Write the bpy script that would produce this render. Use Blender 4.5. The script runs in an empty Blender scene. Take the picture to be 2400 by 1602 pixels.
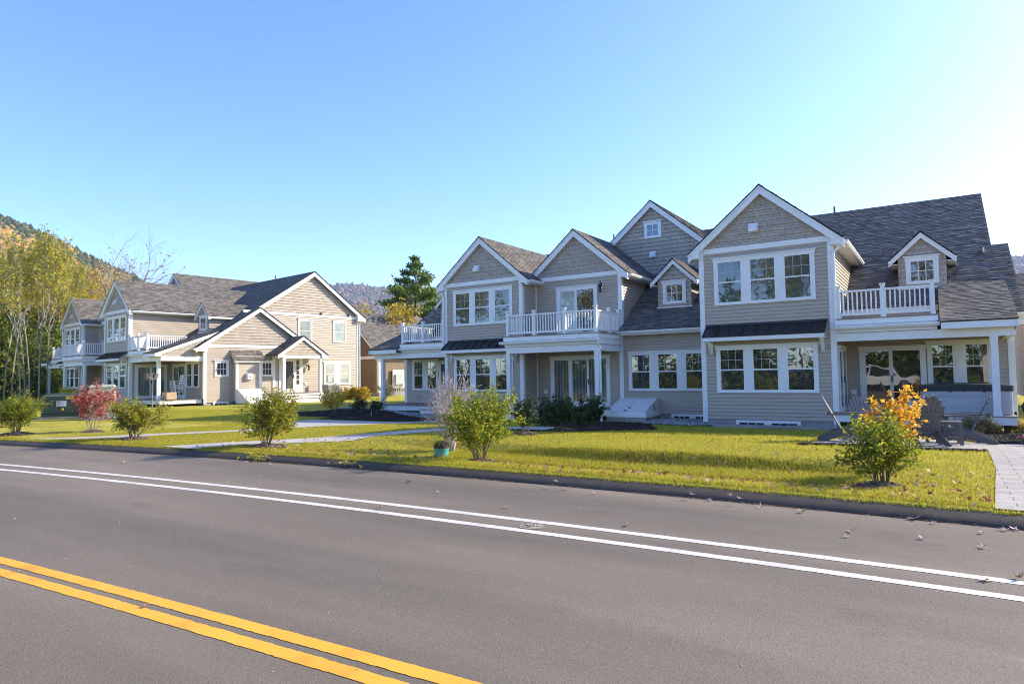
import bpy, math, random
import numpy as np
from mathutils import Vector, Matrix, noise

R = math.radians
scene = bpy.context.scene
COL = scene.collection
V = Vector

# ------------------------------------------------------------------ camera
F_PX, PITCH, ROLL, YAW, H_CAM = 1556.06, 0.0498994, -0.0157479, 0.5718388, 1.6
cy_, sy_, cp_, sp_ = math.cos(YAW), math.sin(YAW), math.cos(PITCH), math.sin(PITCH)
c_f = V((-sy_*cp_, cy_*cp_, sp_)); c_r = V((cy_, sy_, 0)); c_u = c_r.cross(c_f)
c_r, c_u = c_r*math.cos(ROLL)+c_u*math.sin(ROLL), c_u*math.cos(ROLL)-c_r*math.sin(ROLL)
cam_d = bpy.data.cameras.new('camera'); cam = bpy.data.objects.new('camera', cam_d); COL.objects.link(cam)
cam_d.sensor_width = 36.0; cam_d.lens = F_PX/2400*36; cam_d.clip_end = 9000; cam_d.clip_start = 0.1
cam.matrix_world = Matrix(((c_r.x, c_u.x, -c_f.x, 0), (c_r.y, c_u.y, -c_f.y, 0), (c_r.z, c_u.z, -c_f.z, H_CAM), (0, 0, 0, 1)))
scene.camera = cam


def bearing(px, dist, z=0.0, py=880):
    """a spot on the map in the direction of column px of the survey, dist metres away"""
    d = c_f + c_r*((px-1200)/F_PX) - c_u*((py-801)/F_PX)
    d2 = V((d.x, d.y)).normalized()
    return V((d2.x*dist, d2.y*dist, z))


# ------------------------------------------------------------------ world
SUN_EL, SUN_AZ = R(29.5), R(39.0)      # azimuth from +Y towards +X
w = bpy.data.worlds.new('World'); scene.world = w; w.use_nodes = True
nt = w.node_tree; bg = nt.nodes['Background']
sky = nt.nodes.new('ShaderNodeTexSky'); sky.sky_type = 'NISHITA'; sky.sun_disc = False
sky.sun_elevation = SUN_EL; sky.sun_rotation = SUN_AZ
sky.altitude = 200; sky.air_density = 0.7; sky.dust_density = 0.6; sky.ozone_density = 2.5
hs = nt.nodes.new('ShaderNodeHueSaturation'); hs.inputs['Saturation'].default_value = 1.18; hs.inputs['Hue'].default_value = .5105
nt.links.new(sky.outputs[0], hs.inputs['Color']); nt.links.new(hs.outputs[0], bg.inputs[0]); bg.inputs[1].default_value = 0.15
sd = V((math.sin(SUN_AZ)*math.cos(SUN_EL), math.cos(SUN_AZ)*math.cos(SUN_EL), math.sin(SUN_EL)))
sl = bpy.data.lights.new('sun', 'SUN'); sl.energy = 2.75; sl.angle = R(0.5); sl.color = (1.0, 0.88, 0.70)
so = bpy.data.objects.new('sun', sl); COL.objects.link(so); so.rotation_euler = (-sd).to_track_quat('-Z', 'Y').to_euler()
so.location = sd*60
vs = scene.view_settings
vs.view_transform = 'Standard'; vs.look = 'None'; vs.exposure = 1.64; vs.gamma = 1.0
scene.render.engine = 'CYCLES'
scene.cycles.use_denoising = True; scene.cycles.filter_width = 1.0; scene.cycles.pixel_filter_type = 'BLACKMAN_HARRIS'
scene.cycles.max_bounces = 6; scene.cycles.transparent_max_bounces = 8
scene.cycles.caustics_reflective = False; scene.cycles.caustics_refractive = False


# ------------------------------------------------------------------ materials
def new_mat(name):
    m = bpy.data.materials.new(name); m.use_nodes = True
    n = m.node_tree.nodes; return m, n, m.node_tree.links, n['Principled BSDF']


def ramp(n, l, src, stops):
    r = n.new('ShaderNodeValToRGB'); e = r.color_ramp.elements
    e[0].position, e[0].color = stops[0][0], (*stops[0][1], 1)
    e[1].position, e[1].color = stops[-1][0], (*stops[-1][1], 1)
    for p, c in stops[1:-1]:
        q = e.new(p); q.color = (*c, 1)
    l.new(src, r.inputs[0]); return r


def tex_noise(n, l, scale, detail=3, coord='Object', rough=0.55, sc3=None):
    tc = n.new('ShaderNodeTexCoord'); t = n.new('ShaderNodeTexNoise')
    t.inputs['Scale'].default_value = scale; t.inputs['Detail'].default_value = detail; t.inputs['Roughness'].default_value = rough
    if sc3:
        mp = n.new('ShaderNodeMapping'); mp.inputs['Scale'].default_value = sc3
        l.new(tc.outputs[coord], mp.inputs[0]); l.new(mp.outputs[0], t.inputs['Vector'])
    else:
        l.new(tc.outputs[coord], t.inputs['Vector'])
    return t


def bump(n, l, b, src, strength=0.2, dist=0.01):
    k = n.new('ShaderNodeBump'); k.inputs['Strength'].default_value = strength; k.inputs['Distance'].default_value = dist
    l.new(src, k.inputs['Height']); l.new(k.outputs[0], b.inputs['Normal']); return k


def noisy(name, c1, c2, scale=3.0, rough=0.6, detail=4, bstr=0.0, bscale=60, spec=0.5, bdist=0.01, metal=0.0):
    m, n, l, b = new_mat(name)
    t = tex_noise(n, l, scale, detail)
    r = ramp(n, l, t.outputs[0], [(0.3, c1), (0.7, c2)])
    l.new(r.outputs[0], b.inputs['Base Color']); b.inputs['Roughness'].default_value = rough
    b.inputs['Specular IOR Level'].default_value = spec; b.inputs['Metallic'].default_value = metal
    if bstr:
        t2 = tex_noise(n, l, bscale, 3); bump(n, l, b, t2.outputs[0], bstr, bdist)
    return m


def island(name, stops, rough=0.6, trans=0.0, spec=0.3, bstr=0, bscale=80):
    """colour picked per leaf / tab / blade; trans = share of light let through"""
    m, n, l, b = new_mat(name)
    g = n.new('ShaderNodeNewGeometry')
    r = ramp(n, l, g.outputs['Random Per Island'], stops)
    l.new(r.outputs[0], b.inputs['Base Color']); b.inputs['Roughness'].default_value = rough
    b.inputs['Specular IOR Level'].default_value = spec
    if bstr:
        t2 = tex_noise(n, l, bscale, 3); bump(n, l, b, t2.outputs[0], bstr, 0.004)
    if trans:
        tr = n.new('ShaderNodeBsdfTranslucent'); l.new(r.outputs[0], tr.inputs[0])
        mx = n.new('ShaderNodeMixShader'); mx.inputs[0].default_value = trans
        l.new(b.outputs[0], mx.inputs[1]); l.new(tr.outputs[0], mx.inputs[2])
        l.new(mx.outputs[0], n['Material Output'].inputs[0])
    return m


def siding_mat(name, c, var=0.06):
    m, n, l, b = new_mat(name)
    t = tex_noise(n, l, 1.3, 4, sc3=(1, 1, 4))
    r = ramp(n, l, t.outputs[0], [(0.3, tuple(x*(1-var) for x in c)), (0.7, tuple(x*(1+var) for x in c))])
    l.new(r.outputs[0], b.inputs['Base Color']); b.inputs['Roughness'].default_value = 0.55
    t2 = tex_noise(n, l, 14, 3, sc3=(0.25, 0.25, 5)); bump(n, l, b, t2.outputs[0], 0.12, 0.004)
    return m


def shake_mat(name, c):
    """cedar-look shakes: vertical gaps and slightly different tones from piece to piece"""
    m, n, l, b = new_mat(name)
    tc = n.new('ShaderNodeTexCoord'); br = n.new('ShaderNodeTexBrick')
    br.offset = 0.37; br.inputs['Scale'].default_value = 1.0
    br.inputs['Mortar Size'].default_value = 0.006; br.inputs['Brick Width'].default_value = 0.19; br.inputs['Row Height'].default_value = 0.175
    br.inputs['Color1'].default_value = (*[x*0.88 for x in c], 1); br.inputs['Color2'].default_value = (*[x*1.1 for x in c], 1)
    br.inputs['Mortar'].default_value = (*[x*0.45 for x in c], 1)
    l.new(tc.outputs['UV'], br.inputs['Vector']); l.new(br.outputs['Color'], b.inputs['Base Color'])
    b.inputs['Roughness'].default_value = 0.65
    bump(n, l, b, br.outputs['Fac'], -0.6, 0.006)
    return m


def board_mat(name, c, width=0.3):
    """board and batten cladding of the brown garage"""
    m, n, l, b = new_mat(name)
    tc = n.new('ShaderNodeTexCoord'); br = n.new('ShaderNodeTexBrick')
    br.inputs['Scale'].default_value = 1.0; br.inputs['Mortar Size'].default_value = 0.02
    br.inputs['Brick Width'].default_value = width; br.inputs['Row Height'].default_value = 30; br.offset = 0
    br.inputs['Color1'].default_value = (*c, 1); br.inputs['Color2'].default_value = (*[x*0.92 for x in c], 1)
    br.inputs['Mortar'].default_value = (*[x*0.75 for x in c], 1)
    l.new(tc.outputs['UV'], br.inputs['Vector']); l.new(br.outputs['Color'], b.inputs['Base Color'])
    b.inputs['Roughness'].default_value = 0.7
    bump(n, l, b, br.outputs['Fac'], 0.9, 0.02)
    return m


def paver_mat(name):
    m, n, l, b = new_mat(name)
    tc = n.new('ShaderNodeTexCoord'); br = n.new('ShaderNodeTexBrick')
    br.inputs['Scale'].default_value = 1.0; br.inputs['Mortar Size'].default_value = 0.006
    br.inputs['Brick Width'].default_value = 0.42; br.inputs['Row Height'].default_value = 0.21; br.offset = 0.5
    br.inputs['Color1'].default_value = (0.33, 0.30, 0.25, 1); br.inputs['Color2'].default_value = (0.42, 0.385, 0.325, 1)
    br.inputs['Mortar'].default_value = (0.09, 0.08, 0.07, 1)
    l.new(tc.outputs['UV'], br.inputs['Vector'])
    t = tex_noise(n, l, 9, 5); mx = n.new('ShaderNodeMix'); mx.data_type = 'RGBA'; mx.blend_type = 'MULTIPLY'; mx.inputs[0].default_value = 0.35
    r = ramp(n, l, t.outputs[0], [(0.25, (0.6, 0.6, 0.6)), (0.75, (1.1, 1.1, 1.1))])
    l.new(br.outputs['Color'], mx.inputs[6]); l.new(r.outputs[0], mx.inputs[7]); l.new(mx.outputs[2], b.inputs['Base Color'])
    b.inputs['Roughness'].default_value = 0.85
    bump(n, l, b, br.outputs['Fac'], -0.7, 0.006)
    return m


def asphalt_mat(name, base, spk=0.5, tracks=True):
    m, n, l, b = new_mat(name)
    big = tex_noise(n, l, 0.22, 5, sc3=(0.45, 1.9, 1)); fine = tex_noise(n, l, 210, 2); mid = tex_noise(n, l, 55, 4)
    r = ramp(n, l, big.outputs[0], [(0.3, tuple(x*0.72 for x in base)), (0.7, tuple(x*1.28 for x in base))])
    vor = n.new('ShaderNodeTexVoronoi'); tc = n.new('ShaderNodeTexCoord'); vor.inputs['Scale'].default_value = 120
    l.new(tc.outputs['Object'], vor.inputs['Vector'])
    r2 = ramp(n, l, vor.outputs['Color'], [(0.0, (0.5, 0.5, 0.5)), (0.75, (1.08, 1.06, 1.03)), (0.955, (1.15, 1.12, 1.08)), (0.98, (2.4, 2.3, 2.15))])
    r3 = ramp(n, l, mid.outputs[0], [(0.3, (0.84, 0.84, 0.84)), (0.72, (1.13, 1.12, 1.11))])
    src = r.outputs[0]
    qs = [(r2, spk), (r3, 0.7)]
    if tracks:
        t1 = tex_noise(n, l, 1.0, 3, sc3=(0.035, 0.75, 1)); r4 = ramp(n, l, t1.outputs[0], [(0.35, (0.80, 0.80, 0.81)), (0.65, (1.16, 1.15, 1.13))]); qs.append((r4, .85))
        t2 = tex_noise(n, l, 0.9, 6, sc3=(0.8, 1.3, 1)); r5 = ramp(n, l, t2.outputs[0], [(0.30, (0.74, 0.73, 0.72)), (0.40, (1, 1, 1))]); qs.append((r5, .6))
        t3 = tex_noise(n, l, 0.7, 6, sc3=(1.0, 2.4, 1)); r6 = ramp(n, l, t3.outputs[0], [(0.66, (1, 1, 1)), (0.76, (1.3, 1.2, 1.02))]); qs.append((r6, .7))
    for q, fac in qs:
        mx = n.new('ShaderNodeMix'); mx.data_type = 'RGBA'; mx.blend_type = 'MULTIPLY'; mx.inputs[0].default_value = fac
        l.new(src, mx.inputs[6]); l.new(q.outputs[0], mx.inputs[7]); src = mx.outputs[2]
    l.new(src, b.inputs['Base Color']); b.inputs['Roughness'].default_value = 0.8; b.inputs['Specular IOR Level'].default_value = 0.25
    ad = n.new('ShaderNodeMath'); ad.operation = 'ADD'; l.new(vor.outputs['Distance'], ad.inputs[0]); l.new(fine.outputs[0], ad.inputs[1])
    bump(n, l, b, ad.outputs[0], 0.38, 0.004)
    return m


def paint_mat(name, c, worn):
    m, n, l, b = new_mat(name)
    t = tex_noise(n, l, 2.2, 5); t2 = tex_noise(n, l, 120, 2)
    r = ramp(n, l, t.outputs[0], [(0.28, tuple(x*0.68 for x in c)), (0.45, tuple(x*0.9 for x in c)), (0.72, c)])
    r2 = ramp(n, l, t2.outputs[0], [(0.33, worn), (0.43, (1, 1, 1))])
    mx = n.new('ShaderNodeMix'); mx.data_type = 'RGBA'; mx.blend_type = 'MULTIPLY'; mx.inputs[0].default_value = 1
    l.new(r.outputs[0], mx.inputs[6]); l.new(r2.outputs[0], mx.inputs[7]); l.new(mx.outputs[2], b.inputs['Base Color'])
    b.inputs['Roughness'].default_value = 0.65; bump(n, l, b, t2.outputs[0], 0.3, 0.003)
    return m


def glass_mat(name, inner, wav=0.02, spec=1.0, rough=0.015):
    """window glass over a dim room (or a blind): the room's tone below a wavy reflection"""
    m, n, l, b = new_mat(name)
    t = tex_noise(n, l, 1.6, 2)
    r = ramp(n, l, t.outputs[0], [(0.3, tuple(x*0.7 for x in inner)), (0.7, tuple(x*1.15 for x in inner))])
    l.new(r.outputs[0], b.inputs['Base Color']); b.inputs['Roughness'].default_value = rough
    b.inputs['Specular IOR Level'].default_value = spec; b.inputs['IOR'].default_value = 1.6
    b.inputs['Coat Weight'].default_value = 0.55; b.inputs['Coat Roughness'].default_value = 0.01
    t2 = tex_noise(n, l, 1.1, 2); k = bump(n, l, b, t2.outputs[0], wav, 0.1); l.new(k.outputs[0], b.inputs['Coat Normal'])
    return m


def curtain_mat(name, c1, c2):
    m, n, l, b = new_mat(name)
    tc = n.new('ShaderNodeTexCoord'); wv = n.new('ShaderNodeTexWave'); wv.inputs['Scale'].default_value = 2.2; wv.inputs['Distortion'].default_value = 2.5
    wv.inputs['Detail'].default_value = 1.5; wv.bands_direction = 'X'
    l.new(tc.outputs['UV'], wv.inputs['Vector'])
    r = ramp(n, l, wv.outputs['Fac'], [(0.2, c1), (0.8, c2)])
    l.new(r.outputs[0], b.inputs['Base Color']); b.inputs['Roughness'].default_value = 0.02
    b.inputs['Specular IOR Level'].default_value = 1.0; b.inputs['Coat Weight'].default_value = 0.7
    return m


TAUPE = (0.465, 0.385, 0.295)
M = {}
M['siding'] = siding_mat('vinyl_clapboard', TAUPE)
M['shake'] = shake_mat('vinyl_shake', (0.45, 0.375, 0.29))
M['white'] = noisy('white_trim', (0.80, 0.785, 0.74), (0.87, 0.855, 0.81), 2.5, 0.45, 3, 0.03, 30)
M['soffit'] = noisy('soffit', (0.70, 0.69, 0.66), (0.78, 0.77, 0.74), 2.0, 0.6)
M['roof'] = island('asphalt_shingle', [(0, (0.095, 0.085, 0.072)), (0.5, (0.145, 0.130, 0.110)), (1, (0.20, 0.182, 0.155))], 0.9, 0, 0.2, 0.8, 130)
M['roofedge'] = noisy('roof_underlay', (0.02, 0.02, 0.022), (0.035, 0.035, 0.036), 20, 0.9)
M['metal'] = noisy('black_standing_seam', (0.012, 0.014, 0.017), (0.02, 0.022, 0.026), 4, 0.34, 3, 0.02, 8, 0.5)
M['concrete'] = noisy('foundation', (0.25, 0.235, 0.21), (0.38, 0.36, 0.33), 2.2, 0.9, 6, 0.4, 40)
M['walk'] = noisy('concrete_walk', (0.36, 0.335, 0.29), (0.46, 0.43, 0.375), 1.4, 0.9, 6, 0.25, 60)
M['deck'] = noisy('deck_board', (0.20, 0.155, 0.12), (0.29, 0.235, 0.19), 3.5, 0.7, 5, 0.2, 25)
M['dark'] = noisy('dark_metal', (0.012, 0.011, 0.011), (0.025, 0.022, 0.02), 10, 0.45)
M['rail'] = M['white']
M['glass'] = glass_mat('window_glass', (0.034, 0.040, 0.036), 0.03)
M['muntin'] = noisy('grille_bar', (.46, .47, .46), (.52, .53, .52), 3, .5)
M['blind'] = glass_mat('glass_over_olive_blind', (0.085, 0.098, 0.078), 0.03, 0.6)
M['palecur'] = glass_mat('glass_over_pale_blind', (0.36, 0.40, 0.34), 0.01, 0.5)
M['screen'] = glass_mat('insect_screen', (0.10, 0.10, 0.095), 0.01, 0.3, 0.3)
M['drape'] = curtain_mat('glass_over_drape', (0.05, 0.075, 0.08), (0.17, 0.21, 0.20))
M['pavers'] = paver_mat('pavers')
M['asphalt'] = asphalt_mat('asphalt', (0.20, 0.168, 0.125))
M['berm'] = asphalt_mat('asphalt_berm', (0.082, 0.068, 0.052), 0.6, False)
M['yellow'] = paint_mat('yellow_paint', (0.88, 0.43, 0.025), (0.72, 0.72, 0.72))
M['linew'] = paint_mat('white_paint', (0.72, 0.68, 0.59), (0.6, 0.58, 0.55))
M['brown'] = board_mat('brown_board', (0.24, 0.165, 0.095), 0.3)
M['brownshake'] = shake_mat('brown_shake', (0.22, 0.145, 0.08))
M['mulch'] = island('bark_mulch', [(0, (0.02, 0.015, 0.011)), (0.6, (0.045, 0.032, 0.023)), (1, (0.085, 0.062, 0.045))], 0.95)
M['stone'] = island('drip_stone', [(0, (0.16, 0.16, 0.155)), (0.5, (0.30, 0.29, 0.28)), (1, (0.52, 0.51, 0.49))], 0.85)


# ------------------------------------------------------------------ mesh collecting
class XF:                     # where the block being built sits in its house (s = -1 mirrors it)
    cx = 0.0; cy = 0.0; s = 1


def setxf(cx=0.0, cy=0.0, s=1):
    XF.cx, XF.cy, XF.s = cx, cy, s


class MB:
    def __init__(self, *mats):
        self.v, self.f, self.u, self.m, self.mats = [], [], [], [], list(mats)

    def poly(self, pts, uv=None, m=0):
        i = len(self.v)
        self.v.extend([(XF.cx + XF.s*p[0], XF.cy + p[1], p[2]) for p in pts])
        idx = list(range(i, i+len(pts)))
        uv = uv or [(p[0]+p[1], p[2]) for p in pts]
        if XF.s < 0:
            idx.reverse(); uv = list(reversed(uv))
        self.f.append(idx); self.u.append(uv); self.m.append(m)

    def hexa(self, p, m=0):   # 8 points: bottom 0-3 counter-clockwise seen from above, top 4-7
        for q in ((3, 2, 1, 0), (4, 5, 6, 7), (0, 1, 5, 4), (1, 2, 6, 5), (2, 3, 7, 6), (3, 0, 4, 7)):
            self.poly([p[k] for k in q], None, m)

    def box(self, x0, x1, y0, y1, z0, z1, m=0):
        self.hexa([(x0, y0, z0), (x1, y0, z0), (x1, y1, z0), (x0, y1, z0), (x0, y0, z1), (x1, y0, z1), (x1, y1, z1), (x0, y1, z1)], m)

    def obox(self, c, ax, ay, az, m=0):     # oriented box from a centre and three half axes
        c, ax, ay, az = V(c), V(ax), V(ay), V(az)
        self.hexa([c-ax-ay-az, c+ax-ay-az, c+ax+ay-az, c-ax+ay-az, c-ax-ay+az, c+ax-ay+az, c+ax+ay+az, c-ax+ay+az], m)

    def bar(self, a, b, w, h, up=(0, 0, 1), m=0):
        a, b = V(a), V(b); d = (b-a); L = d.length; d.normalize(); s = d.cross(V(up))
        if s.length < 1e-4:
            s = V((1, 0, 0))
        s.normalize(); u = s.cross(d)
        self.obox((a+b)/2, d*(L/2), s*(w/2), u*(h/2), m)

    def tube(self, a, b, r0, r1, n=6, m=0, cap=True):
        a, b = V(a), V(b); d = (b-a).normalized()
        s = d.cross(V((0.31, 0.17, 0.93)) if abs(d.z) < 0.9 else V((1, 0.1, 0))).normalized(); t = d.cross(s)
        ra = [a + (s*math.cos(2*math.pi*k/n) + t*math.sin(2*math.pi*k/n))*r0 for k in range(n)]
        rb = [b + (s*math.cos(2*math.pi*k/n) + t*math.sin(2*math.pi*k/n))*r1 for k in range(n)]
        for k in range(n):
            j = (k+1) % n
            self.poly([ra[k], ra[j], rb[j], rb[k]], None, m)
        if cap:
            self.poly(list(reversed(ra)), None, m); self.poly(rb, None, m)

    def lathe(self, c, prof, n=16, m=0):
        c = V(c); rings = [[c+V((r*math.cos(2*math.pi*k/n), r*math.sin(2*math.pi*k/n), z)) for k in range(n)] for r, z in prof]
        for a, b in zip(rings, rings[1:]):
            for k in range(n):
                j = (k+1) % n
                self.poly([a[k], a[j], b[j], b[k]], None, m)
        self.poly(list(reversed(rings[0])), None, m); self.poly(rings[-1], None, m)

    def prism(self, prof, y0, y1, axis='y', m=0):   # outline of (a, z) extruded along an axis
        def P(a, z, t):
            return (a, t, z) if axis == 'y' else (t, a, z)
        A = [P(a, z, y0) for a, z in prof]; B = [P(a, z, y1) for a, z in prof]
        if axis == 'x':
            A, B = B, A
        self.poly(A, None, m); self.poly(list(reversed(B)), None, m)
        for k in range(len(A)):
            j = (k+1) % len(A)
            self.poly([A[j], A[k], B[k], B[j]], None, m)

    def build(self, name, parent=None, smooth=False, label=None):
        me = bpy.data.meshes.new(name)
        nv = np.array([c for p in self.v for c in p], dtype=np.float32)
        ln = np.array([len(f) for f in self.f], dtype=np.int32)
        li = np.array([i for f in self.f for i in f], dtype=np.int32)
        me.vertices.add(len(self.v)); me.vertices.foreach_set('co', nv)
        me.loops.add(len(li)); me.loops.foreach_set('vertex_index', li)
        me.polygons.add(len(ln)); st = np.zeros(len(ln), dtype=np.int32); st[1:] = np.cumsum(ln)[:-1]
        me.polygons.foreach_set('loop_start', st); me.polygons.foreach_set('loop_total', ln)
        me.polygons.foreach_set('material_index', np.array(self.m, dtype=np.int32))
        if smooth:
            me.polygons.foreach_set('use_smooth', np.ones(len(ln), dtype=bool))
        me.update(calc_edges=True)
        uvl = me.uv_layers.new(name='UVMap')
        uvl.data.foreach_set('uv', np.array([c for q in self.u for p in q for c in p], dtype=np.float32))
        for mt in self.mats:
            me.materials.append(M[mt] if isinstance(mt, str) else mt)
        me.validate()
        o = bpy.data.objects.new(name, me); COL.objects.link(o)
        if parent:
            o.parent = parent
        if label:
            o['label'] = label
        return o


def tag(o, label=None, cat=None, group=None, kind=None):
    if label: o['label'] = label
    if cat: o['category'] = cat
    if group: o['group'] = group
    if kind: o['kind'] = kind
    return o


def thing(name, label, cat, loc=(0, 0, 0), rz=0.0, group=None):
    o = bpy.data.objects.new(name, None); COL.objects.link(o); o.location = loc; o.rotation_euler = (0, 0, rz)
    o.empty_display_size = 0.3
    return tag(o, label, cat, group)


def copy_tree(o, parent=None):
    c = o.copy(); COL.objects.link(c)
    if parent: c.parent = parent
    for ch in o.children:
        copy_tree(ch, c)
    return c


def fast_mesh(name, verts, faces, mats, parent=None, smooth=False, mi=None):
    """verts (n,3) array, faces (m,k) array of one arity"""
    me = bpy.data.meshes.new(name); nf, k = faces.shape
    me.vertices.add(len(verts)); me.vertices.foreach_set('co', np.asarray(verts, dtype=np.float32).ravel())
    me.loops.add(nf*k); me.loops.foreach_set('vertex_index', np.asarray(faces, dtype=np.int32).ravel())
    me.polygons.add(nf); me.polygons.foreach_set('loop_start', np.arange(0, nf*k, k, dtype=np.int32))
    me.polygons.foreach_set('loop_total', np.full(nf, k, dtype=np.int32))
    if smooth: me.polygons.foreach_set('use_smooth', np.ones(nf, dtype=bool))
    if mi is not None: me.polygons.foreach_set('material_index', np.asarray(mi, dtype=np.int32))
    me.update(calc_edges=True)
    for mt in mats: me.materials.append(mt)
    o = bpy.data.objects.new(name, me); COL.objects.link(o)
    if parent: o.parent = parent
    return o
# ------------------------------------------------------------------ wall frames and house parts
class Fr:
    """a wall: a runs along it, d out of it, z up"""
    def __init__(s, ox, oy, face):
        s.o = (ox, oy); s.face = face
        s.ax, s.n = {'front': ((1, 0), (0, -1)), 'right': ((0, 1), (1, 0)), 'left': ((0, -1), (-1, 0)), 'back': ((-1, 0), (0, 1))}[face]

    def p(s, a, d, z):
        return (s.o[0] + s.ax[0]*a + s.n[0]*d, s.o[1] + s.ax[1]*a + s.n[1]*d, z)


def fbox(mb, fr, a0, a1, z0, z1, d0, d1, m=0):
    P = fr.p
    mb.hexa([P(a0, d1, z0), P(a1, d1, z0), P(a1, d0, z0), P(a0, d0, z0), P(a0, d1, z1), P(a1, d1, z1), P(a1, d0, z1), P(a0, d0, z1)], m)


def fprism(mb, fr, prof, d0, d1, m=0):
    """outline of (a, z), counter-clockwise seen from outside, given a thickness"""
    P = fr.p
    mb.poly([P(a, d1, z) for a, z in prof], [(a, z) for a, z in prof], m)
    mb.poly([P(a, d0, z) for a, z in reversed(prof)], None, m)
    for k in range(len(prof)):
        j = (k+1) % len(prof); (a, z), (b, y) = prof[k], prof[j]
        mb.poly([P(b, d1, y), P(a, d1, z), P(a, d0, z), P(b, d0, y)], None, m)


def clip(poly, z, keep_above):
    out = []
    for k in range(len(poly)):
        p, q = poly[k], poly[(k+1) % len(poly)]
        ip = (p[1] >= z) == keep_above; iq = (q[1] >= z) == keep_above
        if ip: out.append(p)
        if ip != iq:
            t = (z-p[1])/(q[1]-p[1]); out.append((p[0]+t*(q[0]-p[0]), z))
    return out


def siding(mb, fr, poly, course=0.114, lip=0.02, m=0, base=0.06, gap=0.017):
    """lapped courses over a convex outline, each hanging over a narrow recess"""
    z0 = min(p[1] for p in poly); z1 = max(p[1] for p in poly)
    k = math.floor((z0-base)/course + 1e-6)
    while base + k*course < z1 - 1e-4:
        zb = base + k*course; zt = zb + course; zg = zb + gap; k += 1
        q = clip(clip(poly, zb, True), zg, False)
        if len(q) >= 3: mb.poly([fr.p(a, -.006, z) for a, z in q], [(a, z) for a, z in q], m)
        q = clip(clip(poly, max(zg, z0-1), True), zt, False)
        if len(q) < 3: continue
        d = lambda z: lip*(1-(z-zg)/(course-gap))
        mb.poly([fr.p(a, d(z), z) for a, z in q], [(a, z) for a, z in q], m)
        lo = [p for p in q if abs(p[1]-zg) < 1e-5]
        if len(lo) >= 2:
            a0, a1 = min(p[0] for p in lo), max(p[0] for p in lo)
            mb.poly([fr.p(a1, lip, zg), fr.p(a0, lip, zg), fr.p(a0, -.006, zg), fr.p(a1, -.006, zg)], None, m)


RNG = random.Random(7)


def roof(mb, A, B, C, D, exp=0.143, tab=(0.12, 0.36)):
    """shingled plane: eave A-B, ridge C above B, D above A; material 0 shingles, 1 underlay"""
    A, B, C, D = V(A), V(B), V(C), V(D)
    nrm = (B-A).cross(D-A).normalized(); L = (D-A).length; n = max(1, round(L/exp))
    t = 0.035
    for pts in ([A, B, C, D],):
        lo = [p - nrm*t for p in pts]; hi = [p - nrm*0.006 for p in pts]
        mb.hexa(lo + hi, 1)
    for i in range(n):
        f0, f1 = i/n, (i+1)/n
        e0, e1 = A.lerp(D, f0), B.lerp(C, f0); g0, g1 = A.lerp(D, f1), B.lerp(C, f1)
        W = (e1-e0).length; x = 0.0
        while x < W - 1e-4:
            wd = RNG.uniform(*tab); x2 = min(W, x+wd)
            if W - x2 < 0.08: x2 = W
            th = 0.005 + (0.009 if RNG.random() < 0.5 else 0.0) + RNG.random()*0.003
            p, q = e0.lerp(e1, x/W), e0.lerp(e1, x2/W); r, s = g0.lerp(g1, x2/W), g0.lerp(g1, x/W)
            mb.poly([p+nrm*th, q+nrm*th, r+nrm*0.001, s+nrm*0.001], [(x, f0), (x2, f0), (x2, f1), (x, f1)], 0)
            mb.poly([p-nrm*0.004, q-nrm*0.004, q+nrm*th, p+nrm*th], [(x, f0), (x2, f0), (x2, f0), (x, f0)], 0)
            x = x2


def ridgecap(mb, a, b, w=0.13, slope=0.8):
    """folded cap shingles along a ridge"""
    a, b = V(a), V(b); d = (b-a); L = d.length; d.normalize(); s = d.cross(V((0, 0, 1))).normalized(); n = max(1, int(L/0.2))
    for k in range(n):
        p, q = a+d*(L*k/n), a+d*(L*(k+1)/n); up = V((0, 0, 0.014))
        for sg in (1, -1):
            e = s*sg*w - V((0, 0, w*slope))
            pts = [p+up, q+up*0.5, q+e+up*0.5, p+e+up]
            mb.poly(pts if sg > 0 else list(reversed(pts)), None, 0)


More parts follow.
